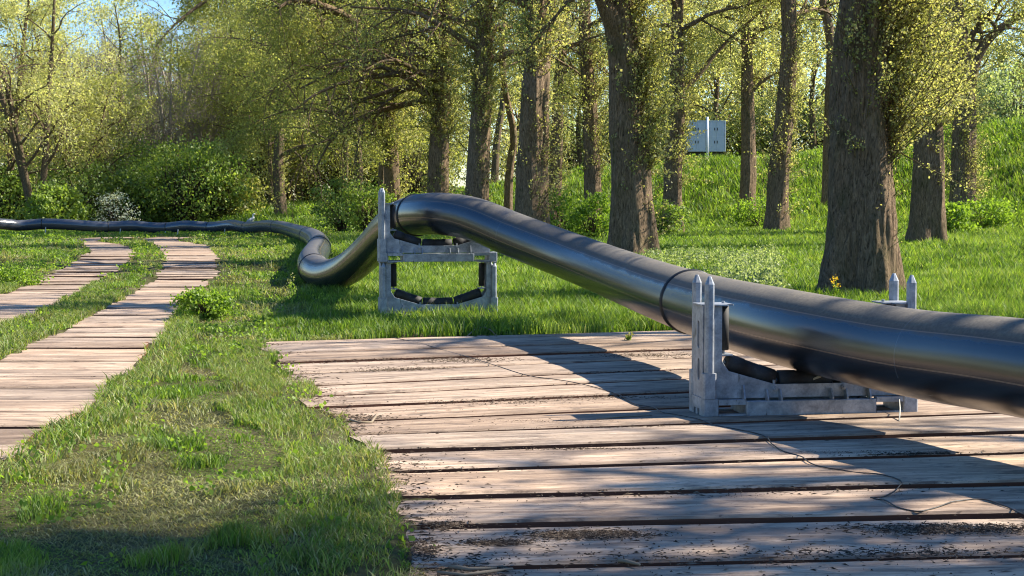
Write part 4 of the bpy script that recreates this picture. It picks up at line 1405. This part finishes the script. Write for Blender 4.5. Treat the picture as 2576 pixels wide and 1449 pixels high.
GS = 'shrubs along the edge of the wood'
for k, (px, Y, w_, h_, wh) in enumerate([(625, 133, 7, 6, 'leftmost of its row'), (700, 130, 8, 7, 'behind the ivy-dark trunk'), (780, 128, 8, 7, 'third from left'), (860, 126, 8, 8, 'behind the sunlit brown trunk'), (940, 124, 8, 8, 'behind the upper stand posts'), (1030, 122, 7, 6, 'left of the shoot-wrapped poplar')]):
    shrub('bank_shrub', f'olive shrub on the far grass bank, {wh}', 'olive shrubs on the far grass bank', px, 500, Y, w_, h_, 60 + k, 'leaf_olive', 34, .2, 110)
sh = [(15, 111, 6.5, 4.2, 'leaf_bright', 'mid-green shrub at the left edge of the photo behind the far pipe'),
      (90, 113, 5.5, 5.0, 'leaf_dark', 'dark round shrub second from the left behind the far pipe'),
      (140, 107, 4.2, 3.2, 'leaf_bright', 'low light-green shrub in front of the dark ones, left of the white blossom'),
      (200, 113, 6.5, 5.0, 'leaf_dark', 'broad dark shrub directly left of the white blossoming shrub'),
      (345, 114, 6.0, 4.6, 'leaf_dark', 'dark shrub directly right of the white blossoming shrub'),
      (400, 119, 6.5, 6.2, 'leaf_bright', 'tall leafy green shrub in front of the bare wood'),
      (470, 113, 7.0, 6.0, 'leaf_bright', 'large bright green shrub with sunlit hanging leaves'),
      (530, 115, 6.0, 6.0, 'leaf_dark', 'dark green shrub right of the large bright one'),
      (575, 117, 5.0, 3.4, 'leaf_spring', 'yellow-green low shrub where the grass bank begins'),
      (290, 122, 6.5, 7.0, 'leaf_dark', 'tall dark shrub behind the white blossoming shrub'),
      (110, 122, 8, 7.2, 'leaf_olive', 'olive shrub mass behind the left shrubs'),
      (0, 121, 7, 7.0, 'leaf_olive', 'olive shrub mass at the left edge above the mid-green shrub'),
      (-90, 112, 8, 6.0, 'leaf_dark', 'dark shrub just outside the left edge of the photo')]
for k, (px, Y, w_, h_, lf, lab) in enumerate(sh):
    shrub('shrub', lab, GS, px, 560, Y, w_, h_, 70 + k, lf, 44, .21, 110)
shrub('blossoming_shrub', 'white blossoming shrub among dark green shrubs behind the far pipe', None, 288, 560, 108, 3.0, 2.7, 90, 'blossom', 22, .12, 60)
for k, (px, Y, w_, h_, lf, lab) in enumerate([(860, 92, 3.6, 3.4, 'leaf_dark', 'dark shrub left of the upper stand behind the pipe'), (925, 88, 3.0, 3.0, 'leaf_bright', 'leafy shrub directly behind the posts of the upper stand'),
                                             (1410, 66, 2.6, 1.9, 'leaf_weed', 'leafy bush between the twin-ribbed poplar and the dark poplar'),
                                             (1490, 62, 1.8, 1.9, 'leaf_weed', 'nettle clump at the foot of the dark poplar'), (1665, 64, 2.2, 1.4, 'leaf_bright', 'green bush at the foot of the poplar left of the container'),
                                             (1915, 72, 2.6, 1.7, 'leaf_weed', 'bush between the forked and the right-leaning poplars'),
                                             (2475, 60, 2.2, 1.4, 'leaf_weed', 'bush right of the dark forking poplar at right'),
                                             (2390, 56, 1.6, 1.3, 'leaf_weed', 'bush between the stout poplar and the forking poplar'),
                                             (1080, 80, 2.4, 1.6, 'leaf_bright', 'bush behind the top of the pipe arch')]):
    shrub('bush', lab, 'bushes among the poplars', px, 560, Y, w_, h_, 110 + k, lf, 36, .11 if Y < 80 else .15, 70, 'bush')
p = at_g(513, 802)
shrub('weed_bush', 'low leafy green weed bush at the edge of the right-hand wheel track', None, 0, 0, 0, .85, .5, 131, 'leaf_weed', 34, .05, 80, 'bush', base=tuple(p))
shrub('weed_bush', 'small leafy weed at the left edge beside the left-hand wheel track', None, 0, 0, 0, 1.2, .4, 132, 'leaf_weed', 30, .055, 70, 'bush', base=tuple(at_g(40, 715)))

# cow parsley in front of the poplars
rng = np.random.default_rng(5)
n = 1500
x = rng.uniform(1540, 1960, n); Yc = rng.uniform(27, 41, n)
keep = noise(x * .012, Yc * .35, 0, 2) > .44
x = x[keep]; Yc = Yc[keep]
X = (x - 1288) / F * Yc
Z = ground_z(X, Yc)
paths = []; cen = []; fl = []
for a, b_, z_ in zip(X, Yc, Z):
    h = rng.uniform(.2, .55)
    tip = np.array([a + rng.normal() * .06, b_ + rng.normal() * .06, z_ + h])
    paths.append((np.array([(a, b_, z_), tip]), np.array([.006, .003])))
    k = 16
    cen.append(np.array([a, b_, z_]) + (tip - (a, b_, z_)) * rng.uniform(.4, 1, (k, 1)) + rng.normal(size=(k, 3)) * (.09, .09, .03))
V, Fq = tubes_np(paths, 3)
C_ = np.concatenate(cen)
LV, LF = leaf_quads(rng, C_, .06 * rng.uniform(.6, 1.3, len(C_)), aspect=1.5)
mi = np.concatenate([np.zeros(len(Fq)), np.ones(len(LF))])
o = link('cow_parsley', np_mesh('cow_parsley', np.concatenate([V, LV]), [np.concatenate([Fq, LF + len(V)])], mat_idx=mi), [M['leaf_weed'], M['leaf_grey']])
tag(o, 'feathery grey-green cow parsley leaves growing behind the pipe arch', 'weeds', kind='stuff')


# flowering stalks
def stalk(label, base, h, n, fm, seed, cat='plant', fs=.03, leaves=True):
    rng = np.random.default_rng(seed)
    t = thing('flowering_plant', label, cat, tuple(base))
    paths = []; pet = []; lv = []
    for _ in range(n):
        tip = np.array([rng.normal() * h * .18, rng.normal() * h * .15, h * rng.uniform(.6, 1)])
        paths.append((np.array([(0, 0, 0), tip * .5 + rng.normal(size=3) * .02, tip]), np.array([.006, .005, .003])))
        pet.append(tip + rng.normal(size=(10, 3)) * (h * .05, h * .05, h * .1))
        lv.append(tip * rng.uniform(.15, .8, (10, 1)) + rng.normal(size=(10, 3)) * h * .05)
    V, Fq = tubes_np(paths, 4)
    link('stems', np_mesh('stems', V, [Fq]), M['leaf_weed'], t)
    PV, PF = leaf_quads(rng, np.concatenate(pet), np.full(n * 10, fs), aspect=1.1)
    link('flowers', np_mesh('flowers', PV, [PF]), M[fm], t)
    PV, PF = leaf_quads(rng, np.concatenate(lv), np.full(n * 10, fs * 1.5), aspect=1.6)
    link('leaves', np_mesh('leaves', PV, [PF]), M['leaf_weed'], t)


q = at_y(2105, 745, 28.6); stalk('yellow-flowering plant at the foot of the huge poplar', (q.x, q.y, float(ground_z(q.x, q.y))), .42, 5, 'yellow_flower', 1, fs=.03)
q = at_g(738, 752); stalk('single tall pale flower stalk in the grass left of the stacked stands', (q.x, q.y, q.z - .05), .46, 3, 'leaf_gold', 2, fs=.035)
q = at_g(1580, 858); stalk('tiny weed sprouting between the boards at the far side of the deck', (q.x, q.y, -.02), .12, 5, 'leaf_gold', 3, fs=.025)

# ------------------------------------------------------------------ far wood behind the dyke and behind the left shrubs (one mass)
def far_wood(name, label, spots, seed, leaf, bark, per, size, H=(12, 16), n=16, L=5.2, kinds=3, z0=1.5, up=.7, kids=(0, 6, 4)):
    rng = np.random.default_rng(seed)
    arch = []
    for k in range(kinds):
        sk = Skel(seed + k)
        pth = np.array([(0, 0, 0), (.2, .1, 4), (.1, -.2, 8), (.3, 0, 13)])
        sk.paths[0].append((pth, np.array([.25, .2, .14, .04])))
        for q in range(n):
            z = z0 + (12.6 - z0) * (q + rng.random()) / n
            a = q * 2.4 + rng.normal() * .4
            sk.branch((.1, 0, z), (math.cos(a), math.sin(a), up), L * (1 - .5 * (z - z0) / 12) * rng.uniform(.7, 1.2), .09, 1, 3, kids, .35, .3, .52)
        WV, WF = sk.wood((5, 4, 3, 3))
        LV, LF = sk.leaves(per, size, .4) if per > 0 else (np.zeros((0, 3)), np.zeros((0, 4), int))
        arch.append((WV, WF, LV, LF))
    Vs = []; Fs = []; mi = []; off = 0
    for (X, Y) in spots:
        WV, WF, LV, LF = arch[rng.integers(kinds)]
        s = rng.uniform(*H) / 13; a = rng.uniform(0, 6.28); ca, sa = math.cos(a), math.sin(a)
        Rm = np.array([[ca, sa, 0], [-sa, ca, 0], [0, 0, 1]]) * s
        z = float(ground_z(X, Y)) - .1
        for v_, f_, m_ in ((WV, WF, 0), (LV, LF, 1)):
            if len(v_) == 0: continue
            Vs.append(v_ @ Rm + (X, Y, z)); Fs.append(f_ + off); off += len(v_); mi.append(np.full(len(f_), m_))
    o = link(name, np_mesh(name, np.concatenate(Vs), [np.concatenate(Fs)], mat_idx=np.concatenate(mi)), [M[bark], M[leaf]])
    return tag(o, label, 'wood', kind='stuff')


sp0 = [(x_, y_) for x_, y_ in zip(np.linspace(-62, -26, 16) + 5 * np.sin(np.arange(16) * 2.1), np.linspace(62, -30, 16))]  # unseen trees added to darken the horizon mirrored in the pipe
far_wood('added_left_wood', 'unseen wood added outside the left edge of the photo beyond the wheel tracks', sp0, 240, 'leaf_olive', 'bark_far', 7, .3, (10, 15), n=18)
rng = np.random.default_rng(77)
sp1 = []
for k in range(26):
    px = 1060 + 1700 * (k + rng.random()) / 26
    Y = rng.uniform(125, 165)
    sp1.append(((px - 1288) / F * Y, Y))
sp1 = [s for s in sp1 if not (1100 < s[0] / s[1] * F + 1288 < 1195)]
far_wood('far_wood', 'sunlit pale green wood beyond the grassy dyke', sp1, 200, 'leaf_pale', 'bark_far', 6.5, .24, (11, 16), n=18)
sp2 = []
for k in range(10):
    px = 1500 + 1300 * (k + rng.random()) / 10
    Y = rng.uniform(112, 122)
    sp2.append(((px - 1288) / F * Y, Y))
far_wood('far_thicket', 'grey-green thicket behind the white container along the crest of the dyke', sp2, 210, 'leaf_grey', 'bark_far', 7, .2, (5, 8), n=20, L=6.5, z0=.6) if False else None
sp3 = [((px - 1288) / F * Y, Y) for px, Y in zip(np.linspace(-150, 700, 20), rng.uniform(142, 165, 20))]
far_wood('bare_wood', 'leafless grey-brown wood behind the shrubs at the left', sp3, 220, 'leaf_spring', 'twig_grey', .35, .18, (12, 15.5), n=40, L=4.5, up=1.2, kids=(0, 10, 7))
sp4 = [((px - 1288) / F * Y, Y) for px, Y in zip(np.linspace(560, 1085, 12), rng.uniform(140, 160, 12))]
far_wood('olive_wood', 'olive green wood closing the view behind the poplars left of the sky gap', sp4, 230, 'leaf_olive', 'bark_far', 8, .22, (13, 17), n=22, L=6)

# thicket on the crest of the dyke, things again small
GT = 'shrubs along the crest of the dyke'
for k, (px, Y, w_, h_, lf) in enumerate([(1330, 150, 8, 6, 'leaf_grey'), (1440, 146, 9, 6.5, 'leaf_grey'), (1560, 142, 9, 7, 'leaf_grey'), (1660, 140, 8, 7, 'leaf_dark'), (1770, 142, 9, 8, 'leaf_grey'), (1860, 138, 8, 6, 'leaf_dark'),
                                         (1960, 134, 8, 6, 'leaf_grey'), (2070, 130, 8, 6, 'leaf_grey'), (2200, 124, 8, 6, 'leaf_grey'), (2320, 118, 8, 6, 'leaf_bright'), (2440, 110, 7, 5.5, 'leaf_grey'), (2560, 104, 7, 5.5, 'leaf_grey'), (1060, 150, 7, 5, 'leaf_grey')]):
    NM = ['behind the twin-ribbed poplar', 'left of the dark poplar', 'behind the golden-leaved poplar', 'left of the white container', 'directly behind the white container', 'right of the white container', 'behind the right-leaning poplar',
          'left of the huge poplar', 'behind the huge poplar', 'behind the stout poplar', 'behind the dark forking poplar', 'at the right edge of the photo', 'left of the blue sky gap']
    shrub('crest_shrub', f'{"dark" if lf == "leaf_dark" else "green" if lf == "leaf_bright" else "grey-green"} shrub on the dyke crest {NM[k]}', GT, px, 500, Y, w_, h_, 150 + k, lf, 34, .24, 110)

# ------------------------------------------------------------------ container and lamp pole on the dyke
Yc = 118.0
cA = at_y(1728, 381, Yc); cB = at_y(1826, 303, Yc)
ww = cB.x - cA.x; hh = cB.z - cA.z
t = thing('container', 'white box container with paired doors seen through the trees on the dyke', 'container', (cA.x, Yc, cA.z))
mb = MB(); mb.box(0, ww, .06, 6.0, 0, hh, .02); mb.build('body', M['white_paint'], t)
fr = MB()
for x0, x1 in ((0, .07), (ww / 2 - .05, ww / 2 + .05), (ww - .07, ww)): fr.box(x0, x1, 0, .058, 0, hh, .01)
for z0 in (0, hh - .08):
    fr.box(.071, ww / 2 - .051, 0.004, .058, z0, z0 + .08, 0); fr.box(ww / 2 + .051, ww - .071, 0.004, .058, z0, z0 + .08, 0)
fr.build('frame', M['white_paint'], t)
dw = (ww / 2 - .12) / 2
for k in range(4):
    x0 = .075 + k * dw + (.1 if k > 1 else 0)
    d_ = MB()
    for z0, z1 in ((.1, hh * .48), (hh * .5, hh - .1)):
        d_.box(x0 + .02, x0 + dw - .02, .02, .058, z0, z1, .01)
    do = d_.build('door', M['door_paint'], t)
    h_ = MB()
    hx = x0 + (dw - .1 if k % 2 == 0 else .1)
    for z in (hh * .26, hh * .68):
        h_.box(hx - .03, hx + .03, .0, .02, z, z + .2, 0)
    h_.build('handle', M['dark_gap'], do)
fe = MB(); fe.box(.1, ww - .1, .4, 5.6, -.35, -.002, 0); fe.build('underframe', M['dark_gap'], t)
gzc = float(ground_z(cA.x + 1.5, Yc + 2))
lg = MB()
for x in (.3, ww - .3):
    for y in (1.0, 5.0):
        lg.tube([(x, y, gzc - cA.z - .2), (x, y, -.34)], .1, 8)
lg.build('support_leg', M['dark_gap'], t)
pA = at_y(1779, 392, Yc - 4)
hz = at_y(1779, 294, Yc - 4).z
mb = MB(); gz0 = float(ground_z(pA.x, Yc - 4))
mb.tube([(pA.x, Yc - 4, gz0 - .1), (pA.x, Yc - 4, hz)], .09, 10)
tag(mb.build('marker_pole', M['white_paint'], None, True), 'white pole standing in front of the white container on the dyke', 'pole')

# ------------------------------------------------------------------ bird on the bank
q = at_y(633, 548, 100); gzb = float(ground_z(q.x, q.y))
t = tag(bpy.data.objects.new('heron', None), 'grey and white heron standing in the grass beyond the far pipe', 'bird'); COL.objects.link(t); t.location = (q.x, q.y, gzb)
s = 1.15
mb = MB()
mb.tube([(-.30 * s, 0, .42 * s), (-.22 * s, 0, .50 * s), (-.08 * s, 0, .62 * s), (.05 * s, 0, .74 * s), (.10 * s, 0, .84 * s), (.07 * s, 0, .92 * s), (.1 * s, 0, 1.0 * s), (.16 * s, 0, 1.01 * s), (.2 * s, 0, 1.0 * s)],
        [.01, .07 * s, .13 * s, .11 * s, .06 * s, .04 * s, .045 * s, .04 * s, .02 * s], 14)
body = mb.build('body', M['feather_white'], t, True)
mb = MB(); mb.tube([(-.36 * s, .0, .40 * s), (-.2 * s, 0, .55 * s), (0, 0, .70 * s), (.04 * s, 0, .75 * s)], [.01, .12 * s, .14 * s, .05 * s], 14)
mb.build('wing_feathers', M['feather_grey'], t, True)
mb = MB(); mb.tube([(.19 * s, 0, 1.0 * s), (.36 * s, 0, .98 * s)], [.018, .003], 6); mb.build('bill', M['bill'], t)
for y in (-.04, .04):
    mb = MB(); mb.tube([(0, y, .56 * s), (.03, y, .3 * s), (0, y, 0), (.1, y, 0)], .014, 6); mb.build('leg', M['bill'], t)

# ------------------------------------------------------------------ small stakes before the far pipe
STK = ['leftmost of the thin pale stakes leaning against the far pipe', 'second thin pale stake from the left at the far pipe', 'short pale stake between two taller ones at the far pipe', 'rightmost thin pale stake at the far pipe', 'thin pale stake at the far left bend of the pipe']
for k, (x, y0, y1) in enumerate([(300, 576, 588), (445, 577, 590), (413, 583, 590), (563, 576, 593), (112, 572, 583)]):
    a = at_y(x, y1, 88); b_ = at_y(x + 3, y0, 88.5)
    a.z = float(ground_z(a.x, a.y)) - .05
    mb = MB(); mb.tube([a, (a + b_) / 2 + Vector((.02, 0, 0)), b_], .028, 6)
    tag(mb.build('stake', M['stake']), STK[k], 'stake', 'thin stakes in front of the far pipe')

# ------------------------------------------------------------------ debris, sticks, soil
rng = np.random.default_rng(3)
deb = []
clus = [(1180, 1452, 90, 900, 40), (1120, 1310, 50, 700, 22), (1060, 1215, 50, 600, 16), (990, 1105, 60, 700, 14), (900, 1050, 70, 300, 8), (870, 900, 120, 900, 9), (1010, 930, 120, 900, 8), (1160, 905, 120, 700, 7), (1450, 880, 260, 900, 8), (1900, 1140, 260, 500, 6),
        (1480, 1345, 130, 1500, 12), (1600, 1200, 90, 300, 3), (2200, 1140, 170, 900, 5), (2400, 1330, 220, 1700, 14), (2300, 1390, 300, 500, 16), (1560, 935, 300, 500, 8), (1560, 1000, 200, 300, 6), (1420, 1060, 200, 500, 4), (1560, 1130, 200, 500, 3), (1250, 1365, 80, 500, 8),
        (1260, 1010, 200, 400, 10), (1650, 895, 120, 700, 6), (300, 950, 60, 200, 3), (380, 745, 60, 500, 6), (430, 640, 60, 200, 3), (100, 800, 60, 300, 3), (1700, 1400, 600, 450, 30), (1900, 1250, 500, 500, 30), (1750, 1075, 300, 400, 4),
        (1050, 1380, 60, 500, 30)]
for cx, cy, sx, n_, sy in clus:
    x = cx + rng.normal(size=n_) * sx * .6; y = cy + rng.normal(size=n_) * sy * .5
    for xx, yy in zip(x, y):
        if yy < 845: continue
        p_ = at_z(xx, yy, .004)
        if in_boards(np.array([p_.x]), np.array([p_.y]), -.06)[0]:
            deb.append((p_.x, p_.y, .004))
for _ in range(3000):
    yy_ = rng.uniform(6.8, 19); xx_ = float(deck_left(yy_)) + rng.exponential(.13) - .08
    deb.append((xx_, yy_, .012))
for _ in range(1500):
    xx = rng.uniform(700, 2576); yy = 850 + 610 * rng.random() ** .8
    p_ = at_z(xx, yy, .004)
    if in_boards(np.array([p_.x]), np.array([p_.y]), 0)[0]: deb.append((p_.x, p_.y, .004))
deb = np.array(deb)
n_ = len(deb)
L_ = .003 + .024 * rng.random(n_) ** 2.2 * (1 + 1.5 * (rng.random(n_) > .9)); W_ = .001 + .005 * rng.random(n_) ** 2.5; H_ = rng.uniform(.001, .005, n_)
a_ = rng.normal(0, .6, n_)
ux = np.stack([np.cos(a_), np.sin(a_), 0 * a_], 1); uy = np.stack([-np.sin(a_), np.cos(a_), 0 * a_], 1)
V = np.empty((n_, 5, 3))
V[:, 0] = deb - ux * L_[:, None]; V[:, 1] = deb - uy * W_[:, None]; V[:, 2] = deb + ux * L_[:, None]; V[:, 3] = deb + uy * W_[:, None]
V[:, 4] = deb + np.stack([0 * a_, 0 * a_, H_ * 1.6], 1)
b0 = np.arange(n_)[:, None] * 5
T = np.concatenate([b0 + np.array([[0, 1, 4]]), b0 + np.array([[1, 2, 4]]), b0 + np.array([[2, 3, 4]]), b0 + np.array([[3, 0, 4]])])
o = link('bark_debris', np_mesh('bark_debris', V.reshape(-1, 3), [T]), M['crumb'])
tag(o, 'dark crumbs of soil, bark and twigs scattered over the timber boards', 'debris', kind='stuff')


def stick(pts_px, r, label, mat='stick', z=.012, lift=None):
    A = [at_z(x, y, z) for x, y in pts_px]
    if lift:
        for a, l in zip(A, lift): a.z += l
    mb = MB(); mb.tube(A, [r] * (len(A) - 1) + [r * .5], 5)
    tag(mb.build('twig', M[mat], None, True), label, 'twig')


stick([(1175, 846), (1195, 838), (1215, 836), (1235, 840), (1250, 846)], .008, 'thin dry twig arching up at the far edge of the deck', lift=[0, .05, .07, .05, 0])
stick([(1190, 848), (1212, 843), (1232, 846)], .006, 'short dry twig lying under the arching one at the far edge of the deck')
stick([(880, 1056), (905, 1063), (935, 1062), (945, 1054), (949, 1050)], .009, 'pale curved twig at the left end of the deck', lift=[0, 0, 0, .02, .03])
stick([(1555, 1410), (1575, 1412), (1610, 1420)], .011, 'short dark stick at the joint of the two nearest boards')
stick([(1130, 1425), (1180, 1432), (1250, 1428)], .012, 'broken brown branch at the bottom left corner of the deck')
stick([(1100, 1440), (1170, 1446), (1230, 1438), (1290, 1430)], .009, 'long thin twig at the bottom left corner of the deck')
stick([(1500, 1055), (1570, 1048), (1640, 1045)], .006, 'thin twig near the tip of the stand post shadow')
stick([(290, 947), (330, 944), (375, 945)], .015, 'dark stick lying across the right-hand wheel track')
stick([(2262, 1060), (2264, 1045), (2262, 1035)], .006, 'thin bent twig leaning against the base rail of the near stand', 'stake', lift=[0, .05, .11])


def clod(label, px, py, w_, h_, seed, base=None):
    p_ = at_g(px, py); rng = np.random.default_rng(seed)
    n = 26; m_ = 12
    th = np.linspace(0, 2 * math.pi, n, endpoint=False); ph = np.linspace(0, math.pi / 2, m_)
    TH, PH = np.meshgrid(th, ph)
    x = np.cos(TH) * np.cos(PH); y = np.sin(TH) * np.cos(PH); z = np.sin(PH)
    k = 1 + .45 * (noise(x * 3 + seed, y * 3, z * 3, 3) - .5) * 2
    V = np.stack([x * k * w_ / 2, y * k * w_ / 2.4, z * k * h_], -1).reshape(-1, 3)
    i = np.arange(m_ - 1)[:, None] * n; j = np.arange(n)[None, :]; j2 = (j + 1) % n
    Fq = np.stack([i + j, i + j2, i + n + j2, i + n + j], -1).reshape(-1, 4)
    o = link('soil_heap', np_mesh('soil_heap', V, [Fq], False), M['crumb'])
    o.location = (p_.x, p_.y, -.07)
    tag(o, label, 'soil heap')


clod('dark heap of soil in the grass at the left foot of the stacked stands', 925, 800, .42, .14, 3)
clod('dark heap of soil at the far edge of the deck below the stacked stands', 1052, 846, .5, .1, 8)

# ------------------------------------------------------------------ grass
print('grass')
rng = np.random.default_rng(1234)
GV = []; GT_ = []; G4 = []; GA = []; off = 0


def grass_band(y0, y1, dens, wscale, hfun, pad=.12, xr=(-.37, .37), nseg=2, extra=1.0):
    global off
    # uniform over the plan trapezoid, a little wider than the view
    n0 = int(dens * (y1 - y0) * (xr[1] - xr[0]) * (y0 + y1) / 2)
    Y = np.sqrt(rng.uniform(y0 ** 2, y1 ** 2, n0)); X = rng.uniform(xr[0], xr[1], n0) * Y
    m = ~in_boards(X, Y, -.1 + .45 * np.clip(noise(X * 2.2, Y * 2.2, 2, 2) - .45, -.05, 1))
    X = X[m]; Y = Y[m]
    # thin out: dry, worn patches
    h, dry, dens_k, lean = hfun(X, Y)
    m = rng.random(len(X)) < dens_k
    X = X[m]; Y = Y[m]; h = h[m]; dry = dry[m]; lean = lean[m]
    n = len(X)
    Z = ground_z(X, Y) - .008
    Z = np.where(in_boards(X, Y, -.12), np.maximum(Z, .0 + .33 * smooth(Y, 30, 48) - .12 * smooth(Y, 75, 100)), Z)
    h = h * rng.uniform(.5, 1.35, n)
    a = rng.uniform(0, 2 * math.pi, n)
    face = rng.uniform(0, math.pi, n)
    wd = wscale * rng.uniform(.6, 1.3, n) * .5
    lx = np.cos(a) * lean * h; ly = np.sin(a) * lean * h
    vert = h * np.sqrt(np.clip(1 - lean ** 2 * .8, .04, 1))
    dx = np.cos(face) * wd; dy = np.sin(face) * wd
    V = np.empty((n, 5, 3))
    B = np.stack([X, Y, Z], 1); D = np.stack([dx, dy, 0 * dx], 1)
    Mid = B + np.stack([lx * .3, ly * .3, vert * .6], 1)
    Tip = B + np.stack([lx, ly, vert * np.where(lean > .7, .75, 1)], 1)
    V[:, 0] = B - D; V[:, 1] = B + D; V[:, 2] = Mid + D * .75; V[:, 3] = Mid - D * .75; V[:, 4] = Tip
    i = np.arange(n)[:, None] * 5 + off
    G4.append(i + np.array([[0, 1, 2, 3]])); GT_.append(i + np.array([[3, 2, 4]]))
    A = np.empty((n, 5, 3)); rnd = np.clip(rng.normal(.5, .22, n) + .45 * (noise(X * 1.3 + 3, Y * 1.3, 8, 2) - .5) * 2, 0, 1)
    A[:, :, 0] = (np.clip(dry + rng.normal(0, .22, n), 0, 1))[:, None]; A[:, :, 1] = rnd[:, None]; A[:, :, 2] = 0
    GV.append(V.reshape(-1, 3)); GA.append(A.reshape(-1, 3)); off += n * 5


def gfun(X, Y):
    s = X + .17 * Y
    # strip left of the deck and between the tracks = short; beyond the deck and right of pipe = tall
    leftof = X < deck_left(np.clip(Y, 6.5, 22)) + .1
    short = smooth(-(s - 1.2), -.8, .6) * (1 - smooth(Y, 50, 75)) * .85
    short = np.maximum(short, .9 * smooth(Y, 55, 70) * (1 - smooth(Y, 96, 100)) * smooth(-X, 6, 12))
    short = np.where(Y < 19.5, np.where(leftof, 1, 0), short)
    nA = noise(X * 1.1 + 9, Y * .8, 0, 3); nB = noise(X * 3.1, Y * 2.3, 5, 2)
    tuft = smooth(nB, .5, .72)
    h_s = .026 + .05 * tuft + .03 * nA
    h_l = .17 + .1 * (nA - .5) + .06 * tuft
    h = h_l * (1 - short) + h_s * short
    h = h * (1 + .0045 * np.clip(Y - 20, 0, 60)) * (1 + .7 * smooth(foot_dist(X, Y), -6, 4))
    dry = smooth(nA, .47, .6) * short * .75 + .04
    dry = np.where((Y < 19.5) & (X > -3.2), np.maximum(dry, smooth(nA, .41, .53) * .9 * short * (1 - .7 * tuft)), dry)
    dens = 1 - .35 * dry
    lean = .45 + .45 * short * (nB < .55)
    lean = np.clip(lean + .25 * (noise(X * 2, Y * 2, 3) - .5) + .3 * (dry > .4), .15, .98)
    h = h * (1 + .5 * (dry > .4) * short)
    return h, dry, dens, lean


bands = [(6.3, 8.5, 5200, .0065), (8.5, 11, 3400, .008), (11, 15, 2000, .010), (15, 20, 1200, .013), (20, 26, 900, .015), (26, 36, 420, .021), (36, 52, 260, .03), (52, 75, 130, .045), (75, 105, 70, .065), (105, 140, 30, .1)]
for y0, y1, dn, ws in bands:
    grass_band(y0, y1, dn, ws, gfun)
# grass creeping over the ends of the boards
for fn, y0, y1, n_, side_, a0, a1, ws in ((deck_left, 6.4, 19.4, 30000, 1, -.7, -.05, .008), (fRR, 9, 30, 16000, -1, -.4, .02, .013), (fRL, 9, 30, 14000, 1, -.4, .02, .013), (fLR, 14, 34, 12000, -1, -.4, .02, .015), (fLL, 14, 34, 12000, 1, -.4, .02, .015)):
    Y = rng.uniform(y0, y1, n_)
    wob = (noise(Y * 1.3, 5, 9, 2) - .5) * (.4 if side_ == 1 and ws < .01 else .22)
    X = fn(Y) + side_ * (rng.uniform(a0, a1, n_) + wob)
    m = (rng.random(n_) < .25 + .9 * smooth(noise(X * 2.5, Y * 2.0, 4, 2), .42, .55))
    X = X[m]; Y = Y[m]; n = len(X)
    zb = .33 * smooth(Y, 30, 48)
    Z = zb + rng.uniform(-.01, .008, n)
    h = rng.uniform(.03, .085, n) * (1 + .7 * (ws > .01))
    a = rng.uniform(0, 2 * math.pi, n); lean = rng.uniform(.5, .98, n)
    lx = np.cos(a) * lean * h; ly = np.sin(a) * lean * h; vert = h * np.sqrt(1 - lean ** 2 * .85)
    wd = ws * rng.uniform(.5, 1.1, n) * .5; face = rng.uniform(0, math.pi, n)
    D = np.stack([np.cos(face) * wd, np.sin(face) * wd, 0 * wd], 1); B = np.stack([X, Y, Z], 1)
    V = np.empty((n, 5, 3)); Mid = B + np.stack([lx * .35, ly * .35, vert * .65], 1)
    V[:, 0] = B - D; V[:, 1] = B + D; V[:, 2] = Mid + D * .75; V[:, 3] = Mid - D * .75; V[:, 4] = B + np.stack([lx, ly, vert], 1)
    i = np.arange(n)[:, None] * 5 + off
    G4.append(i + np.array([[0, 1, 2, 3]])); GT_.append(i + np.array([[3, 2, 4]]))
    A = np.zeros((n, 5, 3)); A[:, :, 0] = np.clip(.35 + rng.normal(0, .35, n), 0, 1)[:, None]; A[:, :, 1] = np.clip(rng.normal(.5, .22, n), 0, 1)[:, None]
    GV.append(V.reshape(-1, 3)); GA.append(A.reshape(-1, 3)); off += n * 5
V = np.concatenate(GV)
o = link('grass', np_mesh('grass', V, [np.concatenate(G4), np.concatenate(GT_)], attrs={'tint': np.concatenate(GA)}), M['grass'])
tag(o, 'green grass with dry flattened patches covering the ground between boards, pipe and trees', 'grass', kind='stuff')
print('blades', len(V) // 5)

# broad-leaved weeds: sparse near, dense on the dyke
rng = np.random.default_rng(4321)
cen = []; siz = []
for y0, y1, dn, sz in ((7, 12, 25, .035), (12, 20, 14, .04), (20, 36, 12, .05), (36, 60, 7, .075), (60, 90, 4.5, .11), (90, 140, 2.6, .16)):
    n0 = int(dn * (y1 - y0) * .74 * (y0 + y1) / 2)
    Y = np.sqrt(rng.uniform(y0 ** 2, y1 ** 2, n0)); X = rng.uniform(-.37, .37, n0) * Y
    fd = foot_dist(X, Y)
    on = smooth(fd, -6, 1)
    keep = (rng.random(n0) < .05 + .1 * on * (noise(X * .25, Y * .25, 3, 2) > .42) + .35 * (noise(X * .6 + 5, Y * .6, 3, 2) > .6)) & ~in_boards(X, Y, -.03)
    X = X[keep]; Y = Y[keep]; on = on[keep]
    Z = ground_z(X, Y)
    k = 12
    hgt = (.06 + .38 * on * rng.random(len(X)) + .0016 * Y)
    for q in range(k):
        f = rng.random(len(X))
        cen.append(np.stack([X + rng.normal(size=len(X)) * sz * 1.6, Y + rng.normal(size=len(X)) * sz * 1.6, Z + .03 + f * hgt], 1)); siz.append(np.full(len(X), sz))
C_ = np.concatenate(cen); S_ = np.concatenate(siz) * rng.uniform(.6, 1.3, len(C_))
LV, LF = leaf_quads(rng, C_, S_, aspect=1.3)
o = link('weeds', np_mesh('weeds', LV, [LF]), M['leaf_weed'])
tag(o, 'broad-leaved weeds and nettles growing through the grass, thickest on the dyke', 'weeds', kind='stuff')
print('weeds', len(LF))
